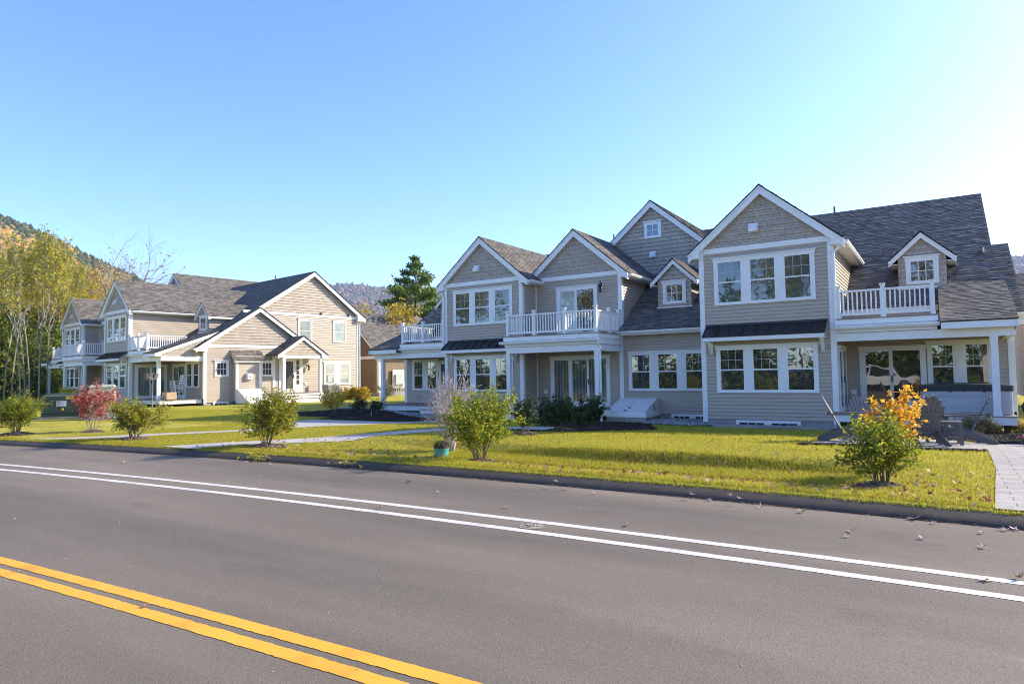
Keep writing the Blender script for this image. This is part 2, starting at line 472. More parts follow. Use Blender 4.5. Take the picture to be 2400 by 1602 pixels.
def windowgroup(house, fr, a0, a1, z0, z1, n=3, gw=0.72, pane='glass', grid=True, label=None, upper=None):
    """n double-hung sashes in one cased frame"""
    w_ = MB('white', 'muntin'); W = a1-a0; mg = 0.14; gap = (W-2*mg-n*gw)/(n-1) if n > 1 else 0
    hd = 0.13
    fbox(w_, fr, a0, a0+0.10, z0, z1-hd, 0, 0.045); fbox(w_, fr, a1-0.10, a1, z0, z1-hd, 0, 0.045)
    fbox(w_, fr, a0-0.02, a1+0.02, z1-hd, z1-0.035, 0, 0.05); fbox(w_, fr, a0-0.055, a1+0.055, z1-0.035, z1, 0, 0.085)
    fbox(w_, fr, a0+0.10, a1-0.10, z0, z0+0.05, 0, 0.052)
    panes = []
    for k in range(n):
        g0 = a0+mg+k*(gw+gap); g1 = g0+gw; b0, b1 = z0+0.095, z1-hd-0.03; zm = (b0+b1)/2
        if k < n-1:
            fbox(w_, fr, g1+0.045, g1+gap-0.045, z0+0.05, z1-hd, 0, 0.043)
            fbox(w_, fr, g1+gap/2-0.05, g1+gap/2+0.05, z0+0.05, z1-hd, 0.043, 0.049)
        fbox(w_, fr, g0-0.045, g0, z0+0.05, z1-hd, 0, 0.038); fbox(w_, fr, g1, g1+0.045, z0+0.05, z1-hd, 0, 0.038)
        fbox(w_, fr, g0, g1, z0+0.05, b0, 0, 0.040); fbox(w_, fr, g0, g1, b1, z1-hd, 0, 0.041)
        fbox(w_, fr, g0, g1, zm-0.022, zm+0.022, 0, 0.037)
        if grid:
            for j in (1, 2):
                aa = g0+gw*j/3; fbox(w_, fr, aa-0.0065, aa+0.0065, zm+0.022, b1, 0.029, 0.0315, 1)
            zz = (zm+b1)/2; fbox(w_, fr, g0, g1, zz-0.0065, zz+0.0065, 0.029, 0.031, 1)
        panes.append((g0, g1, b0, zm, b1))
    fo = w_.build('window', house)
    if label: fo['label'] = label
    for k, (g0, g1, b0, zm, b1) in enumerate(panes):
        pk = pane[k] if isinstance(pane, (list, tuple)) else pane
        q = MB(pk, upper or pk); t1, t2 = RNG.uniform(-.0009, .0009), RNG.uniform(-.0009, .0009)
        q.poly([fr.p(g0, .0245+t1, b0), fr.p(g1, .0245-t1, b0), fr.p(g1, .0245-t2, zm), fr.p(g0, .0245+t2, zm)], [(g0, b0), (g1, b0), (g1, zm), (g0, zm)], 0)
        q.poly([fr.p(g0, .0265+t2, zm), fr.p(g1, .0265-t2, zm), fr.p(g1, .0265+t1, b1), fr.p(g0, .0265-t1, b1)], [(g0, zm), (g1, zm), (g1, b1), (g0, b1)], 1)
        q.build('pane', fo)
    return fo


def fixedwindow(house, fr, a0, a1, z0, z1, cols=3, rows=2, pane='glass', cas=0.11):
    w_ = MB('white'); hd = 0.15
    fbox(w_, fr, a0, a0+cas, z0, z1-hd, 0, 0.045); fbox(w_, fr, a1-cas, a1, z0, z1-hd, 0, 0.045)
    fbox(w_, fr, a0-0.02, a1+0.02, z1-hd, z1-0.04, 0, 0.05); fbox(w_, fr, a0-0.06, a1+0.06, z1-0.04, z1, 0, 0.09)
    fbox(w_, fr, a0+cas, a1-cas, z0, z0+0.07, 0, 0.05)
    g0, g1, b0, b1 = a0+cas+0.04, a1-cas-0.04, z0+0.11, z1-hd-0.035
    fbox(w_, fr, g0-0.04, g0, z0+0.07, z1-hd, 0, 0.038); fbox(w_, fr, g1, g1+0.04, z0+0.07, z1-hd, 0, 0.038)
    fbox(w_, fr, g0, g1, z0+0.07, b0, 0, 0.039); fbox(w_, fr, g0, g1, b1, z1-hd, 0, 0.039)
    for j in range(1, cols):
        aa = g0+(g1-g0)*j/cols; fbox(w_, fr, aa-0.012, aa+0.012, b0, b1, 0.026, 0.034)
    for j in range(1, rows):
        zz = b0+(b1-b0)*j/rows; fbox(w_, fr, g0, g1, zz-0.012, zz+0.012, 0.026, 0.0335)
    fo = w_.build('window', house)
    q = MB(pane); q.poly([fr.p(g0, .0255, b0), fr.p(g1, .0255, b0), fr.p(g1, .0255, b1), fr.p(g0, .0255, b1)], [(g0, b0), (g1, b0), (g1, b1), (g0, b1)])
    q.build('pane', fo)
    return fo


def slider(house, fr, a0, a1, z0, z1, n=2, pane='glass', handle=True, cas=0.10, lower=None):
    w_ = MB('white'); hd = 0.12
    fbox(w_, fr, a0, a0+cas, z0, z1-hd, 0, 0.045); fbox(w_, fr, a1-cas, a1, z0, z1-hd, 0, 0.045)
    fbox(w_, fr, a0-0.02, a1+0.02, z1-hd, z1-0.035, 0, 0.05); fbox(w_, fr, a0-0.05, a1+0.05, z1-0.035, z1, 0, 0.08)
    fbox(w_, fr, a0+cas, a1-cas, z0, z0+0.06, 0, 0.055)
    i0, i1 = a0+cas, a1-cas; pw = (i1-i0)/n; st = 0.085; t, b = z1-hd, z0+0.06
    panes = []
    for k in range(n):
        p0, p1 = i0+k*pw, i0+(k+1)*pw; dd = 0.04 + (0.012 if k == n-1 else 0)
        if k == n-1: p0 -= 0.04
        s = st if k < n-1 else 0.06
        fbox(w_, fr, p0, p0+s, b, t, 0, dd); fbox(w_, fr, p1-s, p1, b, t, 0, dd)
        fbox(w_, fr, p0+s, p1-s, b, b+0.13, 0, dd); fbox(w_, fr, p0+s, p1-s, t-s*0.8, t, 0, dd)
        panes.append((p0+s, p1-s, b+0.13, t-s*0.8, dd-0.012))
    fo = w_.build('sliding_door', house)
    for k, (p0, p1, q0, q1, d) in enumerate(panes):
        pk = pane[k] if isinstance(pane, (list, tuple)) else pane
        q = MB(pk); q.poly([fr.p(p0, d, q0), fr.p(p1, d, q0), fr.p(p1, d, q1), fr.p(p0, d, q1)], [(p0, q0), (p1, q0), (p1, q1), (p0, q1)])
        q.build('pane', fo)
    if handle:
        h = MB('dark'); p0 = panes[-1][0]-0.03; zc = z0+1.0
        fbox(h, fr, p0-0.02, p0+0.02, zc-0.1, zc+0.1, 0.052, 0.08); h.build('handle', fo)
    return fo


def railing(house, pts, zdeck, posts, top=0.93, name='railing', postw=0.10):
    """white balusters between two rails along a polyline of (x, y); posts = list of (x, y)"""
    r = MB('white')
    for (x0, y0), (x1, y1) in zip(pts, pts[1:]):
        a, b = V((x0, y0, 0)), V((x1, y1, 0)); L = (b-a).length
        r.bar(a+V((0, 0, zdeck+top-0.03)), b+V((0, 0, zdeck+top-0.03)), 0.075, 0.055)
        r.bar(a+V((0, 0, zdeck+0.12)), b+V((0, 0, zdeck+0.12)), 0.055, 0.075)
        n = int(L/0.118)
        for k in range(n):
            p = a.lerp(b, (k+0.5)/n); r.box(p.x-.018, p.x+.018, p.y-.018, p.y+.018, zdeck+0.158, zdeck+top-0.058)
    ro = r.build(name, house)
    for x, y in posts:
        p = MB('white'); h = postw/2
        p.box(x-h, x+h, y-h, y+h, zdeck+0.002, zdeck+top+0.06)
        p.hexa([(x-h, y-h, zdeck+top+.06), (x+h, y-h, zdeck+top+.06), (x+h, y+h, zdeck+top+.06), (x-h, y+h, zdeck+top+.06),
                (x-h-.03, y-h-.03, zdeck+top+.12), (x+h+.03, y-h-.03, zdeck+top+.12), (x+h+.03, y+h+.03, zdeck+top+.12), (x-h-.03, y+h+.03, zdeck+top+.12)])
        p.box(x-h-.03, x+h+.03, y-h-.03, y+h+.03, zdeck+top+.12, zdeck+top+.14)
        p.hexa([(x-h-.018, y-h-.018, zdeck+.002), (x+h+.018, y-h-.018, zdeck+.002), (x+h+.018, y+h+.018, zdeck+.002), (x-h-.018, y+h+.018, zdeck+.002),
                (x-h-.006, y-h-.006, zdeck+.09), (x+h+.006, y-h-.006, zdeck+.09), (x+h+.006, y+h+.006, zdeck+.09), (x-h-.006, y+h+.006, zdeck+.09)])
        p.build('railing_post', ro)
    return ro


def rakeboard(mb, fr, pts, w, d0, d1, m=0):
    """barge board below a run of roof edge points (a, z)"""
    for (a, z), (b, y) in zip(pts, pts[1:]):
        fprism(mb, fr, [(a, z-w), (b, y-w), (b, y), (a, z)], d0, d1, m)


def hood(house, fr, a, z, s=0.13):
    mb = MB('white'); P = fr.p
    fbox(mb, fr, a-s-.015, a+s+.015, z-s-.015, z+s+.015, 0, 0.02)
    pr = [(0.02, z-s), (0.15, z-s), (0.15, z-s*0.35), (0.03, z+s), (0.02, z+s)]
    A = [P(a-s, d, y) for d, y in pr]; B = [P(a+s, d, y) for d, y in pr]
    mb.poly(A); mb.poly(list(reversed(B)))
    for k in range(5):
        j = (k+1) % 5; mb.poly([A[j], A[k], B[k], B[j]])
    mb.build('vent_hood', house)


def lantern(house, fr, a, z):
    b = MB('dark', 'white'); P = fr.p
    fbox(b, fr, a-.06, a+.06, z-.17, z+.12, 0, 0.03, 1)
    fbox(b, fr, a-.035, a+.035, z-.05, z+.08, .03, .05)
    b.bar(P(a, .05, z+.05), P(a, .16, z+.14), .02, .02); b.bar(P(a, .16, z+.14), P(a, .17, z+.02), .02, .02)
    c = P(a, .17, z-.32)
    b.lathe(c, [(.035, 0), (.055, .03), (.05, .2), (.075, .24), (.06, .29), (.02, .34)], 10)
    b.build('wall_lantern', house)


def gutter(mb, p, q, out):
    """K-style gutter run from p to q (top back edge), out = outward (x, y)"""
    p, q, o = V(p), V(q), V((out[0], out[1], 0))
    prof = [(0, 0), (0, -.11), (.075, -.11), (.115, -.05), (.115, 0)]
    A = [p+o*d+V((0, 0, z)) for d, z in prof]; B = [q+o*d+V((0, 0, z)) for d, z in prof]
    dirv = (q-p).cross(V((0, 0, 1)))
    fl = dirv.dot(o) > 0
    for k in range(5):
        j = (k+1) % 5; f = [A[k], A[j], B[j], B[k]]
        mb.poly(f if fl else list(reversed(f)))
    mb.poly(list(reversed(A)) if fl else A); mb.poly(B if fl else list(reversed(B)))


def downspout(house, pts, w_=0.075):
    d = MB('white')
    for a, b in zip(pts, pts[1:]):
        d.tube(a, b, w_/2*1.25, w_/2*1.25, 8)
    d.build('downspout', house, smooth=True)


def gable(house, cx, y0, y1, hw, ov, ze, apex, zf=5.5, zb=0.06, left=None, right=None, lowwall=True, rakew=0.27, fo=0.17, frieze=True, corner=True, cheeks=True, shakes_only=False, gut=(True, True), ret=True):
    """a gable-fronted block. left / right: how far back its side walls run and the height where they start"""
    fr = Fr(cx, y0, 'front'); k = (apex-ze)/(hw+ov); zin = apex-0.06
    zw = lambda a: apex-0.05-abs(a)*k                    # underside of roof at the wall
    s = MB('siding'); g = MB('shake'); t = MB('white')
    if lowwall and not shakes_only:
        siding(s, fr, [(-hw, zb), (hw, zb), (hw, zf), (-hw, zf)])
    base = zf+0.17 if frieze else zb
    ae = min(hw, (apex-0.05-base)/k)
    g_poly = [(-ae, base), (ae, base), (0, zin)] if ae < hw else [(-hw, base), (hw, base), (hw, zw(hw)), (0, zin), (-hw, zw(hw))]
    siding(g, fr, g_poly, 0.175, 0.022, 0, base)
    if frieze:
        fbox(t, fr, -hw-0.01, hw+0.01, zf, zf+0.17, 0, 0.035)
        fprism(s if not shakes_only else g, fr, [(-hw, zf), (hw, zf), (hw, zf+0.17), (-hw, zf+0.17)], -0.05, -0.001)
    # rake boards with a thin upper moulding, soffit and boxed returns
    for sg in (-1, 1):
        e = hw+ov
        pts = [(0, apex), (e, ze)] if sg > 0 else [(-e, ze), (0, apex)]
        o = [(a, z-0.035) for a, z in pts]
        fprism(t, fr, [(o[0][0], o[0][1]-rakew), (o[1][0], o[1][1]-rakew), o[1], o[0]], fo-0.03, fo)
        fprism(t, fr, [(o[0][0], o[0][1]-0.07), (o[1][0], o[1][1]-0.07), o[1], o[0]], fo, fo+0.025)
        fprism(t, fr, [(o[0][0], o[0][1]-rakew+0.03), (o[1][0], o[1][1]-rakew+0.03), (o[1][0], o[1][1]-rakew+0.06), (o[0][0], o[0][1]-rakew+0.06)], 0.0, fo-0.03)
        if ret:
            zr = ze-0.035-rakew*0.55
            pr = [(sg*(hw-0.03), zr), (sg*(e-0.03), zr), (sg*(e-0.005), ze-0.06), (sg*(hw-0.03), ze-0.06+(ov+0.03)*k*0.9)]
            if sg < 0: pr = [pr[1], pr[0], pr[3], pr[2]]
            fprism(t, fr, pr, 0.0, fo+0.004)
            # eave box running back
            x0, x1 = sorted((cx+sg*hw, cx+sg*(e-0.02)))
            t.box(x0, x1, y0, y1, zr, zr+0.03)
            xa, xb = sorted((cx+sg*(e-0.05), cx+sg*(e-0.02)))
            t.box(xa, xb, y0, y1, zr+0.03, ze-0.05)
            if gut[0 if sg < 0 else 1]:
                gutter(t, (cx+sg*(e-0.02), y0+0.02, ze-0.045), (cx+sg*(e-0.02), y1, ze-0.045), (sg, 0))
    if corner and lowwall:
        for sg in (-1, 1):
            a0, a1 = sorted((sg*hw, sg*(hw-0.14)))
            fbox(t, fr, a0 - (0.022 if sg < 0 else 0), a1 + (0.022 if sg > 0 else 0), zb-0.1 if zb < 0.3 else zb, zf, 0, 0.026)
            f2 = Fr(cx+sg*hw, y0, 'right' if sg > 0 else 'left')
            fbox(t, f2, *sorted((0.0, (0.14 if sg > 0 else -0.14))), zb if zb > 0.3 else zb-0.1, zf, 0, 0.022)
    for side, dat in ((-1, left), (1, right)):
        if dat:
            back, zlo = dat; f2 = Fr(cx+side*hw, y0, 'right' if side > 0 else 'left')
            a0, a1 = sorted((0, side*back if side < 0 else back))
            siding(g if shakes_only else s, f2, [(a0, zlo), (a1, zlo), (a1, max(zlo+.1, zw(hw)-0.02)), (a0, max(zlo+.1, zw(hw)-0.02))], 0.175 if shakes_only else 0.114)
    if s.f: s.build('wall', house)
    if g.f: g.build('gable_wall', house)
    t.build('trim', house)
    rf = MB('roof', 'roofedge'); e = hw+ov; yf = y0-fo-0.03
    roof(rf, (cx+e, yf, ze), (cx+e, y1, ze), (cx, y1, apex), (cx, yf, apex))
    roof(rf, (cx-e, y1, ze), (cx-e, yf, ze), (cx, yf, apex), (cx, y1, apex))
    ridgecap(rf, (cx, yf, apex+0.004), (cx, y1, apex+0.004), 0.13, k)
    rf.build('roof', house)


SL = 0.655
def zp(y): return 3.27 + SL*(y-1.85)


def dormer(house, cx, y0, pane='glass'):
    hw, ov = 0.67, 0.27; ze, apex = 5.18, 6.06; zb = zp(y0)+0.03; k = (apex-ze)/(hw+ov)
    gable(house, cx, y0, y0+2.9, hw, ov, ze, apex, zf=zb, zb=zb, lowwall=False, frieze=False, corner=False, shakes_only=True,
          left=(1.9, zb), right=(1.9, zb), rakew=0.19, fo=0.14, gut=(False, False), ret=False)
    fr = Fr(cx, y0, 'front')
    t = MB('white'); fbox(t, fr, -hw-0.04, hw+0.04, zb-0.05, zb, 0, 0.06); t.build('sill', house)
    e = hw+ov
    for sg in (-1, 1):
        t = MB('white')      # soffit under the little eaves, boxed fascia along them
        zs = ze-0.13
        xa, xb = sorted((cx+sg*hw, cx+sg*e)); t.box(xa, xb, y0-0.1, y0+1.9, zs-0.02, zs)
        xa, xb = sorted((cx+sg*(e-0.02), cx+sg*(e+0.01))); t.box(xa, xb, y0-0.14, y0+1.75, zs, ze-0.03)
        t.build('soffit', house)
    fixedwindow(house, fr, -0.46, 0.46, zb+0.1, zb+1.03, 3, 2, pane)


def awning(house, fr, a0, a1, zt=3.1, zb=2.72, pr=0.58, brk=True):
    m = MB('metal'); t = MB('white'); P = fr.p
    m.hexa([P(a0, 0.03, zt-.02), P(a0, pr, zb-.02), P(a1, pr, zb-.02), P(a1, .03, zt-.02), P(a0, .03, zt), P(a0, pr, zb), P(a1, pr, zb), P(a1, .03, zt)])
    n = round((a1-a0)/0.40)
    for k in range(n+1):
        a = a0+(a1-a0)*k/n
        m.hexa([P(a-.012, .03, zt), P(a-.012, pr, zb), P(a+.012, pr, zb), P(a+.012, .03, zt), P(a-.012, .03, zt+.035), P(a-.012, pr, zb+.035), P(a+.012, pr, zb+.035), P(a+.012, .03, zt+.035)])
    fbox(m, fr, a0-0.02, a1+0.02, zt-0.02, zt+0.06, 0.0, 0.035)
    fbox(t, fr, a0+.02, a1-.02, zb-.14, zb-.021, pr-.04, pr-.01)
    fbox(t, fr, a0+.02, a1-.02, zb-.14, zb-.12, 0, pr-.04)
    aw = m.build('awning', house); t.build('awning_trim', aw)
    for a in (a0+.03, a1-.03):
        s = MB('siding')
        pts = [(0.0, zb-.12), (pr-.04, zb-.12), (pr-.04, zb-.02), (0.0, zt-.03)]
        A = [P(a-.01, d, z) for d, z in pts]; B = [P(a+.01, d, z) for d, z in pts]
        s.poly(A); s.poly(list(reversed(B)))
        s.build('awning_cheek', aw)
    if brk:
        for a in (a0+.14, a1-.14):
            b = MB('white'); zz = zb-.14
            fbox(b, fr, a-.045, a+.045, zz-.42, zz, 0.0, .05); fbox(b, fr, a-.045, a+.045, zz-.05, zz, .05, .40)
            pr_ = [(0.05, zz-.42), (0.09, zz-.42), (.40, zz-.06), (.40, zz-.05), (.30, zz-.05), (0.05, zz-.33)]
            A = [P(a-.035, d, z) for d, z in pr_]; B = [P(a+.035, d, z) for d, z in pr_]
            b.poly(A); b.poly(list(reversed(B)))
            for k in range(6):
                j = (k+1) % 6; b.poly([A[j], A[k], B[k], B[j]])
            b.build('bracket', aw)


def post(house, x0, x1, y0, y1, z0, z1, name='porch_post'):
    p = MB('white'); p.box(x0, x1, y0, y1, z0, z1); p.box(x0-.015, x1+.015, y0-.015, y1+.015, z0, z0+.12); p.box(x0-.012, x1+.012, y0-.012, y1+.012, z1-.08, z1)
    p.build(name, house)


def basement(house, fr, a0, a1, z0, z1, n=2):
    t = MB('white'); fbox(t, fr, a0, a1, z1-.08, z1, 0, .04); W = (a1-a0)/n
    fbox(t, fr, a0, a0+.1, z0, z1-.08, 0, .04); fbox(t, fr, a1-.1, a1, z0, z1-.08, 0, .04); fbox(t, fr, a0, a1, z0-.03, z0, 0, .05)
    for k in range(1, n): fbox(t, fr, a0+k*W-.11, a0+k*W+.11, z0, z1-.08, 0, .038)
    q = []
    for k in range(n):
        g0 = a0+k*W+.12; g1 = a0+(k+1)*W-.12
        for j in (1, 2): fbox(t, fr, g0+(g1-g0)*j/3-.012, g0+(g1-g0)*j/3+.012, z0, z1-.08, 0.0, .02)
        q.append((g0, g1))
    o = t.build('basement_window', house)
    for g0, g1 in q:
        p = MB('glass'); p.poly([fr.p(g0-.02, .012, z0), fr.p(g1+.02, .012, z0), fr.p(g1+.02, .012, z1-.08), fr.p(g0-.02, .012, z1-.08)]); p.build('pane', o)


def outlet(house, fr, a, z):
    t = MB('white'); fbox(t, fr, a-.09, a+.09, z-.08, z+.08, 0, .03); fbox(t, fr, a-.05, a+.05, z-.05, z+.05, .03, .06); t.build('outlet_box', house)
# ------------------------------------------------------------------ a unit of the double houses (mirrored for its twin)
def unit(house, cx, cy, s, side=False, panes_lo='glass', panes_hi='glass', drape='drape', dorm='glass', roofx0=-2.02, slidepane='glass', tubside=False):
    setxf(cx, cy, s)
    fr = Fr(0, 0, 'front'); rt = Fr(2.02, 0, 'right'); rec = Fr(0, 2.3, 'front')
    gable(house, 0, 0, 8.4, 2.02, 0.34, 5.55, 7.54, right=(5.6, 0.06), left=(3.5, 0.06), gut=(s < 0, True))
    windowgroup(house, fr, -1.55, 1.52, 3.77, 5.33, 3, 0.72, panes_hi)
    windowgroup(house, fr, -1.55, 1.52, 0.92, 2.46, 3, 0.72, panes_lo)
    awning(house, fr, -1.83, 1.80)
    hood(house, fr, -0.25*s, 6.2)
    basement(house, fr, -0.98, 0.96, -0.2, 0.05)
    downspout(house, [(2.28, -0.05, 5.44), (2.28, -0.05, 5.36), (2.2, -0.07, 5.26), (2.05, -0.085, 5.14), (2.05, -0.085, 2.95)])
    f = MB('concrete'); f.box(-1.99, 1.99, 0.02, 6, -0.7, 0.062); f.box(1.99, 6.42, 2.32, 9, -0.7, 0.062); f.build('foundation', house)
    # recess wall behind the porch and its doors
    w_ = MB('siding'); siding(w_, rec, [(2.02, 0.3), (6.45, 0.3), (6.45, 3.5), (2.02, 3.5)]); w_.build('wall', house)
    slider(house, rec, 2.42, 4.26, 0.30, 2.35, 2, slidepane)
    windowgroup(house, rec, 4.29, 5.95, 0.92, 2.46, 2, 0.52, 'glass')
    slider(house, rt, 0.28, 2.1, 0.30, 2.35, 2, drape)
    outlet(house, rec, 2.22, 0.88)
    # porch floor, skirt, beam, post
    d = MB('deck', 'white')
    n = 20
    for k in range(n):
        y0, y1 = -0.03+2.33*k/n, -0.03+2.33*(k+1)/n; d.box(2.03, 6.30, y0, y1-0.006, 0.272, 0.30+0.0006*(k % 3))
    d.box(2.03, 6.27, -0.005, 0.03, 0.06, 0.271, 1); d.box(6.24, 6.27, 0.03, 2.3, 0.06, 0.271, 1)
    d.build('porch_deck', house)
    for px in (2.6, 6.0):
        q = MB('dark'); q.box(px, px+.14, .2, .34, -.6, .06); q.build('deck_pier', house)
    b = MB('white', 'soffit')
    b.box(2.03, 6.35, 0, 0.18, 2.45, 2.69); b.box(6.17, 6.35, 0.18, 2.3, 2.45, 2.69); b.box(2.03, 6.17, 0.18, 2.3, 2.66, 2.70, 1)
    b.build('porch_beam', house)
    post(house, 5.78, 5.95, 0.005, 0.175, 0.30, 2.45)
    # corner board at the end of the house
    t = MB('white'); fbox(t, rec, 6.31, 6.472, 0.3, 3.35, 0, 0.026); t.build('corner_board', house)
    # balcony
    c = MB('white', 'deck')
    c.box(2.04, 4.63, -0.10, 2.28, 2.93, 3.09); c.box(2.04, 4.65, -0.13, 2.28, 3.09, 3.12, 1); c.box(2.04, 4.60, -0.06, 2.2, 2.70, 2.93)
    gutter(c, (2.03, -0.10, 2.90), (4.66, -0.10, 2.90), (0, -1))
    c.build('balcony', house)
    railing(house, [(2.2, 0.0), (4.52, 0.0)], 3.12, [(2.13, 0.0), (3.29, 0.0), (4.52, 0.0)], 0.84, 'railing')
    railing(house, [(4.52, 0.05), (4.52, 2.2)], 3.12, [], 0.84, 'railing')
    ch = MB('siding'); siding(ch, Fr(4.66, 0, 'left'), [(-2.3, 2.9), (-0.1, 2.9), (-0.1, 2.93), (-2.3, 3.75)]); ch.build('wall', house)
    # porch eave and shed roof
    e = MB('white'); e.box(4.68, 6.40, -0.30, -0.27, 2.68, 2.885); e.box(4.68, 6.40, -0.27, 0.0, 2.70, 2.72)
    e.box(6.36, 6.40, -0.27, 0.0, 2.72, 2.885)
    e.build('eave_board', house)
    sr = MB('roof', 'roofedge'); roof(sr, (4.66, -0.33, 2.895), (6.40, -0.33, 2.895), (6.40, 3.42, 4.30), (4.66, 3.42, 4.30)); sr.build('porch_roof', house)
    ck = MB('shake', 'white'); f6 = Fr(6.33, 0, 'right')
    siding(ck, f6, [(0.0, 2.69), (2.35, 2.69), (2.35, 3.84), (0.0, 2.98)], 0.175)
    rakeboard(ck, f6, [(-0.33, 2.87), (3.4, 4.265)], 0.20, 0.03, 0.06, 1); fbox(ck, f6, 0.0, 2.28, 2.60, 2.70, 0.0, 0.04, 1)
    ck.build('porch_cheek', house)
    # main roof, lower end wing, end walls
    m = MB('roof', 'roofedge'); yr = 9.75; zr = zp(yr)
    roof(m, (roofx0, 2.32, zp(2.32)), (4.66, 2.32, zp(2.32)), (4.66, yr, zr), (roofx0, yr, zr))
    roof(m, (4.66, 2.32, zp(2.32)), (6.24, 2.32, zp(2.32)), (6.24, yr, zr), (4.66, yr, zr))
    roof(m, (6.24, 1.75, zp(1.75)), (6.70, 1.75, zp(1.75)), (6.70, 5.64, zp(5.64)), (6.24, 5.64, zp(5.64)))
    roof(m, (6.70, 9.5, 3.25), (5.9, 9.5, 3.25), (5.9, 5.64, zp(5.64)), (6.70, 5.64, zp(5.64)), 0.2)
    roof(m, (6.24, 13.85, 5.55), (roofx0, 13.85, 5.55), (roofx0, yr, zr), (6.24, yr, zr), 0.25)
    ridgecap(m, (roofx0, yr, zr), (6.24, yr, zr), .14, SL); ridgecap(m, (6.2, 5.64, zp(5.64)), (6.70, 5.64, zp(5.64)), .13, SL)
    m.build('roof', house)
    tr = MB('white'); fbox(tr, rec, 2.04, 4.66, 3.40, 3.56, 0, 0.05); tr.build('trim', house); tr = MB('white'); tr.box(6.25, 6.69, 1.74, 1.77, 3.02, 3.17); tr.box(6.25, 6.66, 1.77, 2.3, 3.02, 3.04)
    gutter(tr, (6.27, 1.74, 3.165), (6.70, 1.74, 3.165), (0, -1)); tr.build('trim', house)
    er = Fr(6.45, 0, 'right'); mr = Fr(5.97, 0, 'right')
    a = MB('siding'); g = MB('shake'); t = MB('white')
    siding(a, er, [(2.3, .06), (9.1, .06), (9.1, 3.28), (2.3, 3.28)])
    siding(g, er, [(2.3, 3.28), (9.1, 3.28), (9.1, 3.42), (5.64, zp(5.64)-.06), (2.3, 3.5)], .175, .022, 0, 3.28)
    siding(a, mr, [(2.4, .06), (13.4, .06), (13.4, 5.45), (5.15, 5.45), (2.4, 3.55)])
    siding(g, mr, [(4.9, 5.45), (13.4, 5.45), (13.4, 5.72), (yr, zr-.06), (5.2, 5.45)], .175, .022, 0, 5.45)
    fbox(t, er, 2.3, 9.1, 3.25, 3.42, 0, .035); fbox(t, mr, 4.9, 13.4, 5.43, 5.60, 0, .035)
    rakeboard(t, er, [(1.75, zp(1.75)-.035), (5.64, zp(5.64)-.035), (9.5, 3.215)], .26, .19, .225)
    rakeboard(t, mr, [(2.4, zp(2.4)-.035), (yr, zr-.035), (13.85, 5.515)], .30, .2, .24)
    fprism(t, er, [(1.78, 3.0), (2.42, 3.0), (2.42, 3.4), (1.78, 3.18)], 0.0, .23)
    fprism(t, er, [(9.0, 3.0), (9.5, 3.0), (9.5, 3.2), (9.0, 3.45)], 0.0, .23)
    fprism(t, mr, [(13.2, 5.3), (13.8, 5.3), (13.83, 5.5), (13.2, 5.9)], 0.0, .245)
    fbox(t, er, 2.3, 2.45, .0, 3.25, 0, .027); fbox(t, mr, 13.26, 13.43, 0.0, 5.43, 0, .027)
    a.build('wall', house); g.build('gable_wall', house); t.build('trim', house)
    # back wall
    k = MB('siding'); k.poly([(5.97, 13.4, .0), (roofx0, 13.4, .0), (roofx0, 13.4, 5.6), (5.97, 13.4, 5.6)]); k.build('wall', house)
    dormer(house, 4.25, 3.3, dorm)
    if side:
        windowgroup(house, mr, 8.63, 9.65, 3.76, 5.27, 1, .70, 'palecur', upper='palecur'); windowgroup(house, mr, 11.3, 12.33, 3.76, 5.27, 1, .70, 'palecur')
        windowgroup(house, mr, 10.55, 12.68, .92, 2.46, 2, .68, 'palecur')
        fixedwindow(house, er, 2.92, 3.76, 1.53, 2.52, 3, 2); fixedwindow(house, er, 5.75, 6.6, 1.53, 2.52, 3, 2)
        # chimney chase with its own little roof
        bx = MB('siding', 'white'); bf = Fr(6.88, 0, 'right')
        siding(bx, bf, [(3.99, .1), (5.6, .1), (5.6, 2.75), (3.99, 2.75)]); siding(bx, Fr(0, 3.99, 'front'), [(6.45, .1), (6.88, .1), (6.88, 2.6), (6.45, 3.0)])
        fbox(bx, bf, 3.97, 4.15, .06, 2.4, 0, .027, 1); fbox(bx, bf, 5.44, 5.62, .06, 2.4, 0, .027, 1); fbox(bx, bf, 3.85, 5.74, 2.38, 2.5, 0.1, .15, 1)
        fbox(bx, bf, 3.85, 5.74, 2.38, 2.41, 0, .1, 1)
        fprism(bx, Fr(0, 3.86, 'front'), [(6.45, 2.95), (7.03, 2.38), (7.03, 2.5), (6.45, 3.09)], 0, .02, 1)
        bx.build('chimney_chase', house)
        br = MB('roof', 'roofedge'); roof(br, (7.08, 3.82, 2.49), (7.08, 5.78, 2.49), (6.47, 5.78, 3.1), (6.47, 3.82, 3.1)); br.build('chase_roof', house)
        vt = MB('white', 'dark'); fbox(vt, bf, 4.6, 4.95, 1.35, 1.72, 0, .12); fbox(vt, bf, 4.63, 4.92, 1.38, 1.69, .12, .2); fbox(vt, bf, 4.68, 4.87, 1.45, 1.5, .2, .203, 1); vt.build('flue_vent', house)
        basement(house, er, 2.85, 3.75, -.12, .08, 1)
        bh = MB('white', 'concrete'); zz = -.1
        bh.box(6.88, 8.3, 4.0, 5.5, -.5, -.02, 1); bh.box(6.88, 8.32, 3.98, 5.52, -.02, .06)
        pf = [(6.9, .06), (8.28, .06), (8.28, .12), (6.95, .82), (6.9, .82)]
        bh.prism(pf, 4.02, 5.48); bh.build('bulkhead', house)
        # entry porch
        pc = 7.86; pu = 7.75
        pr_ = Fr(pu, 0, 'right')
        px = MB('white', 'deck'); px.box(6.45, pu, 6.5, 9.35, .30, .46); px.box(6.45, pu+.02, 6.48, 9.37, .46, .49, 1)
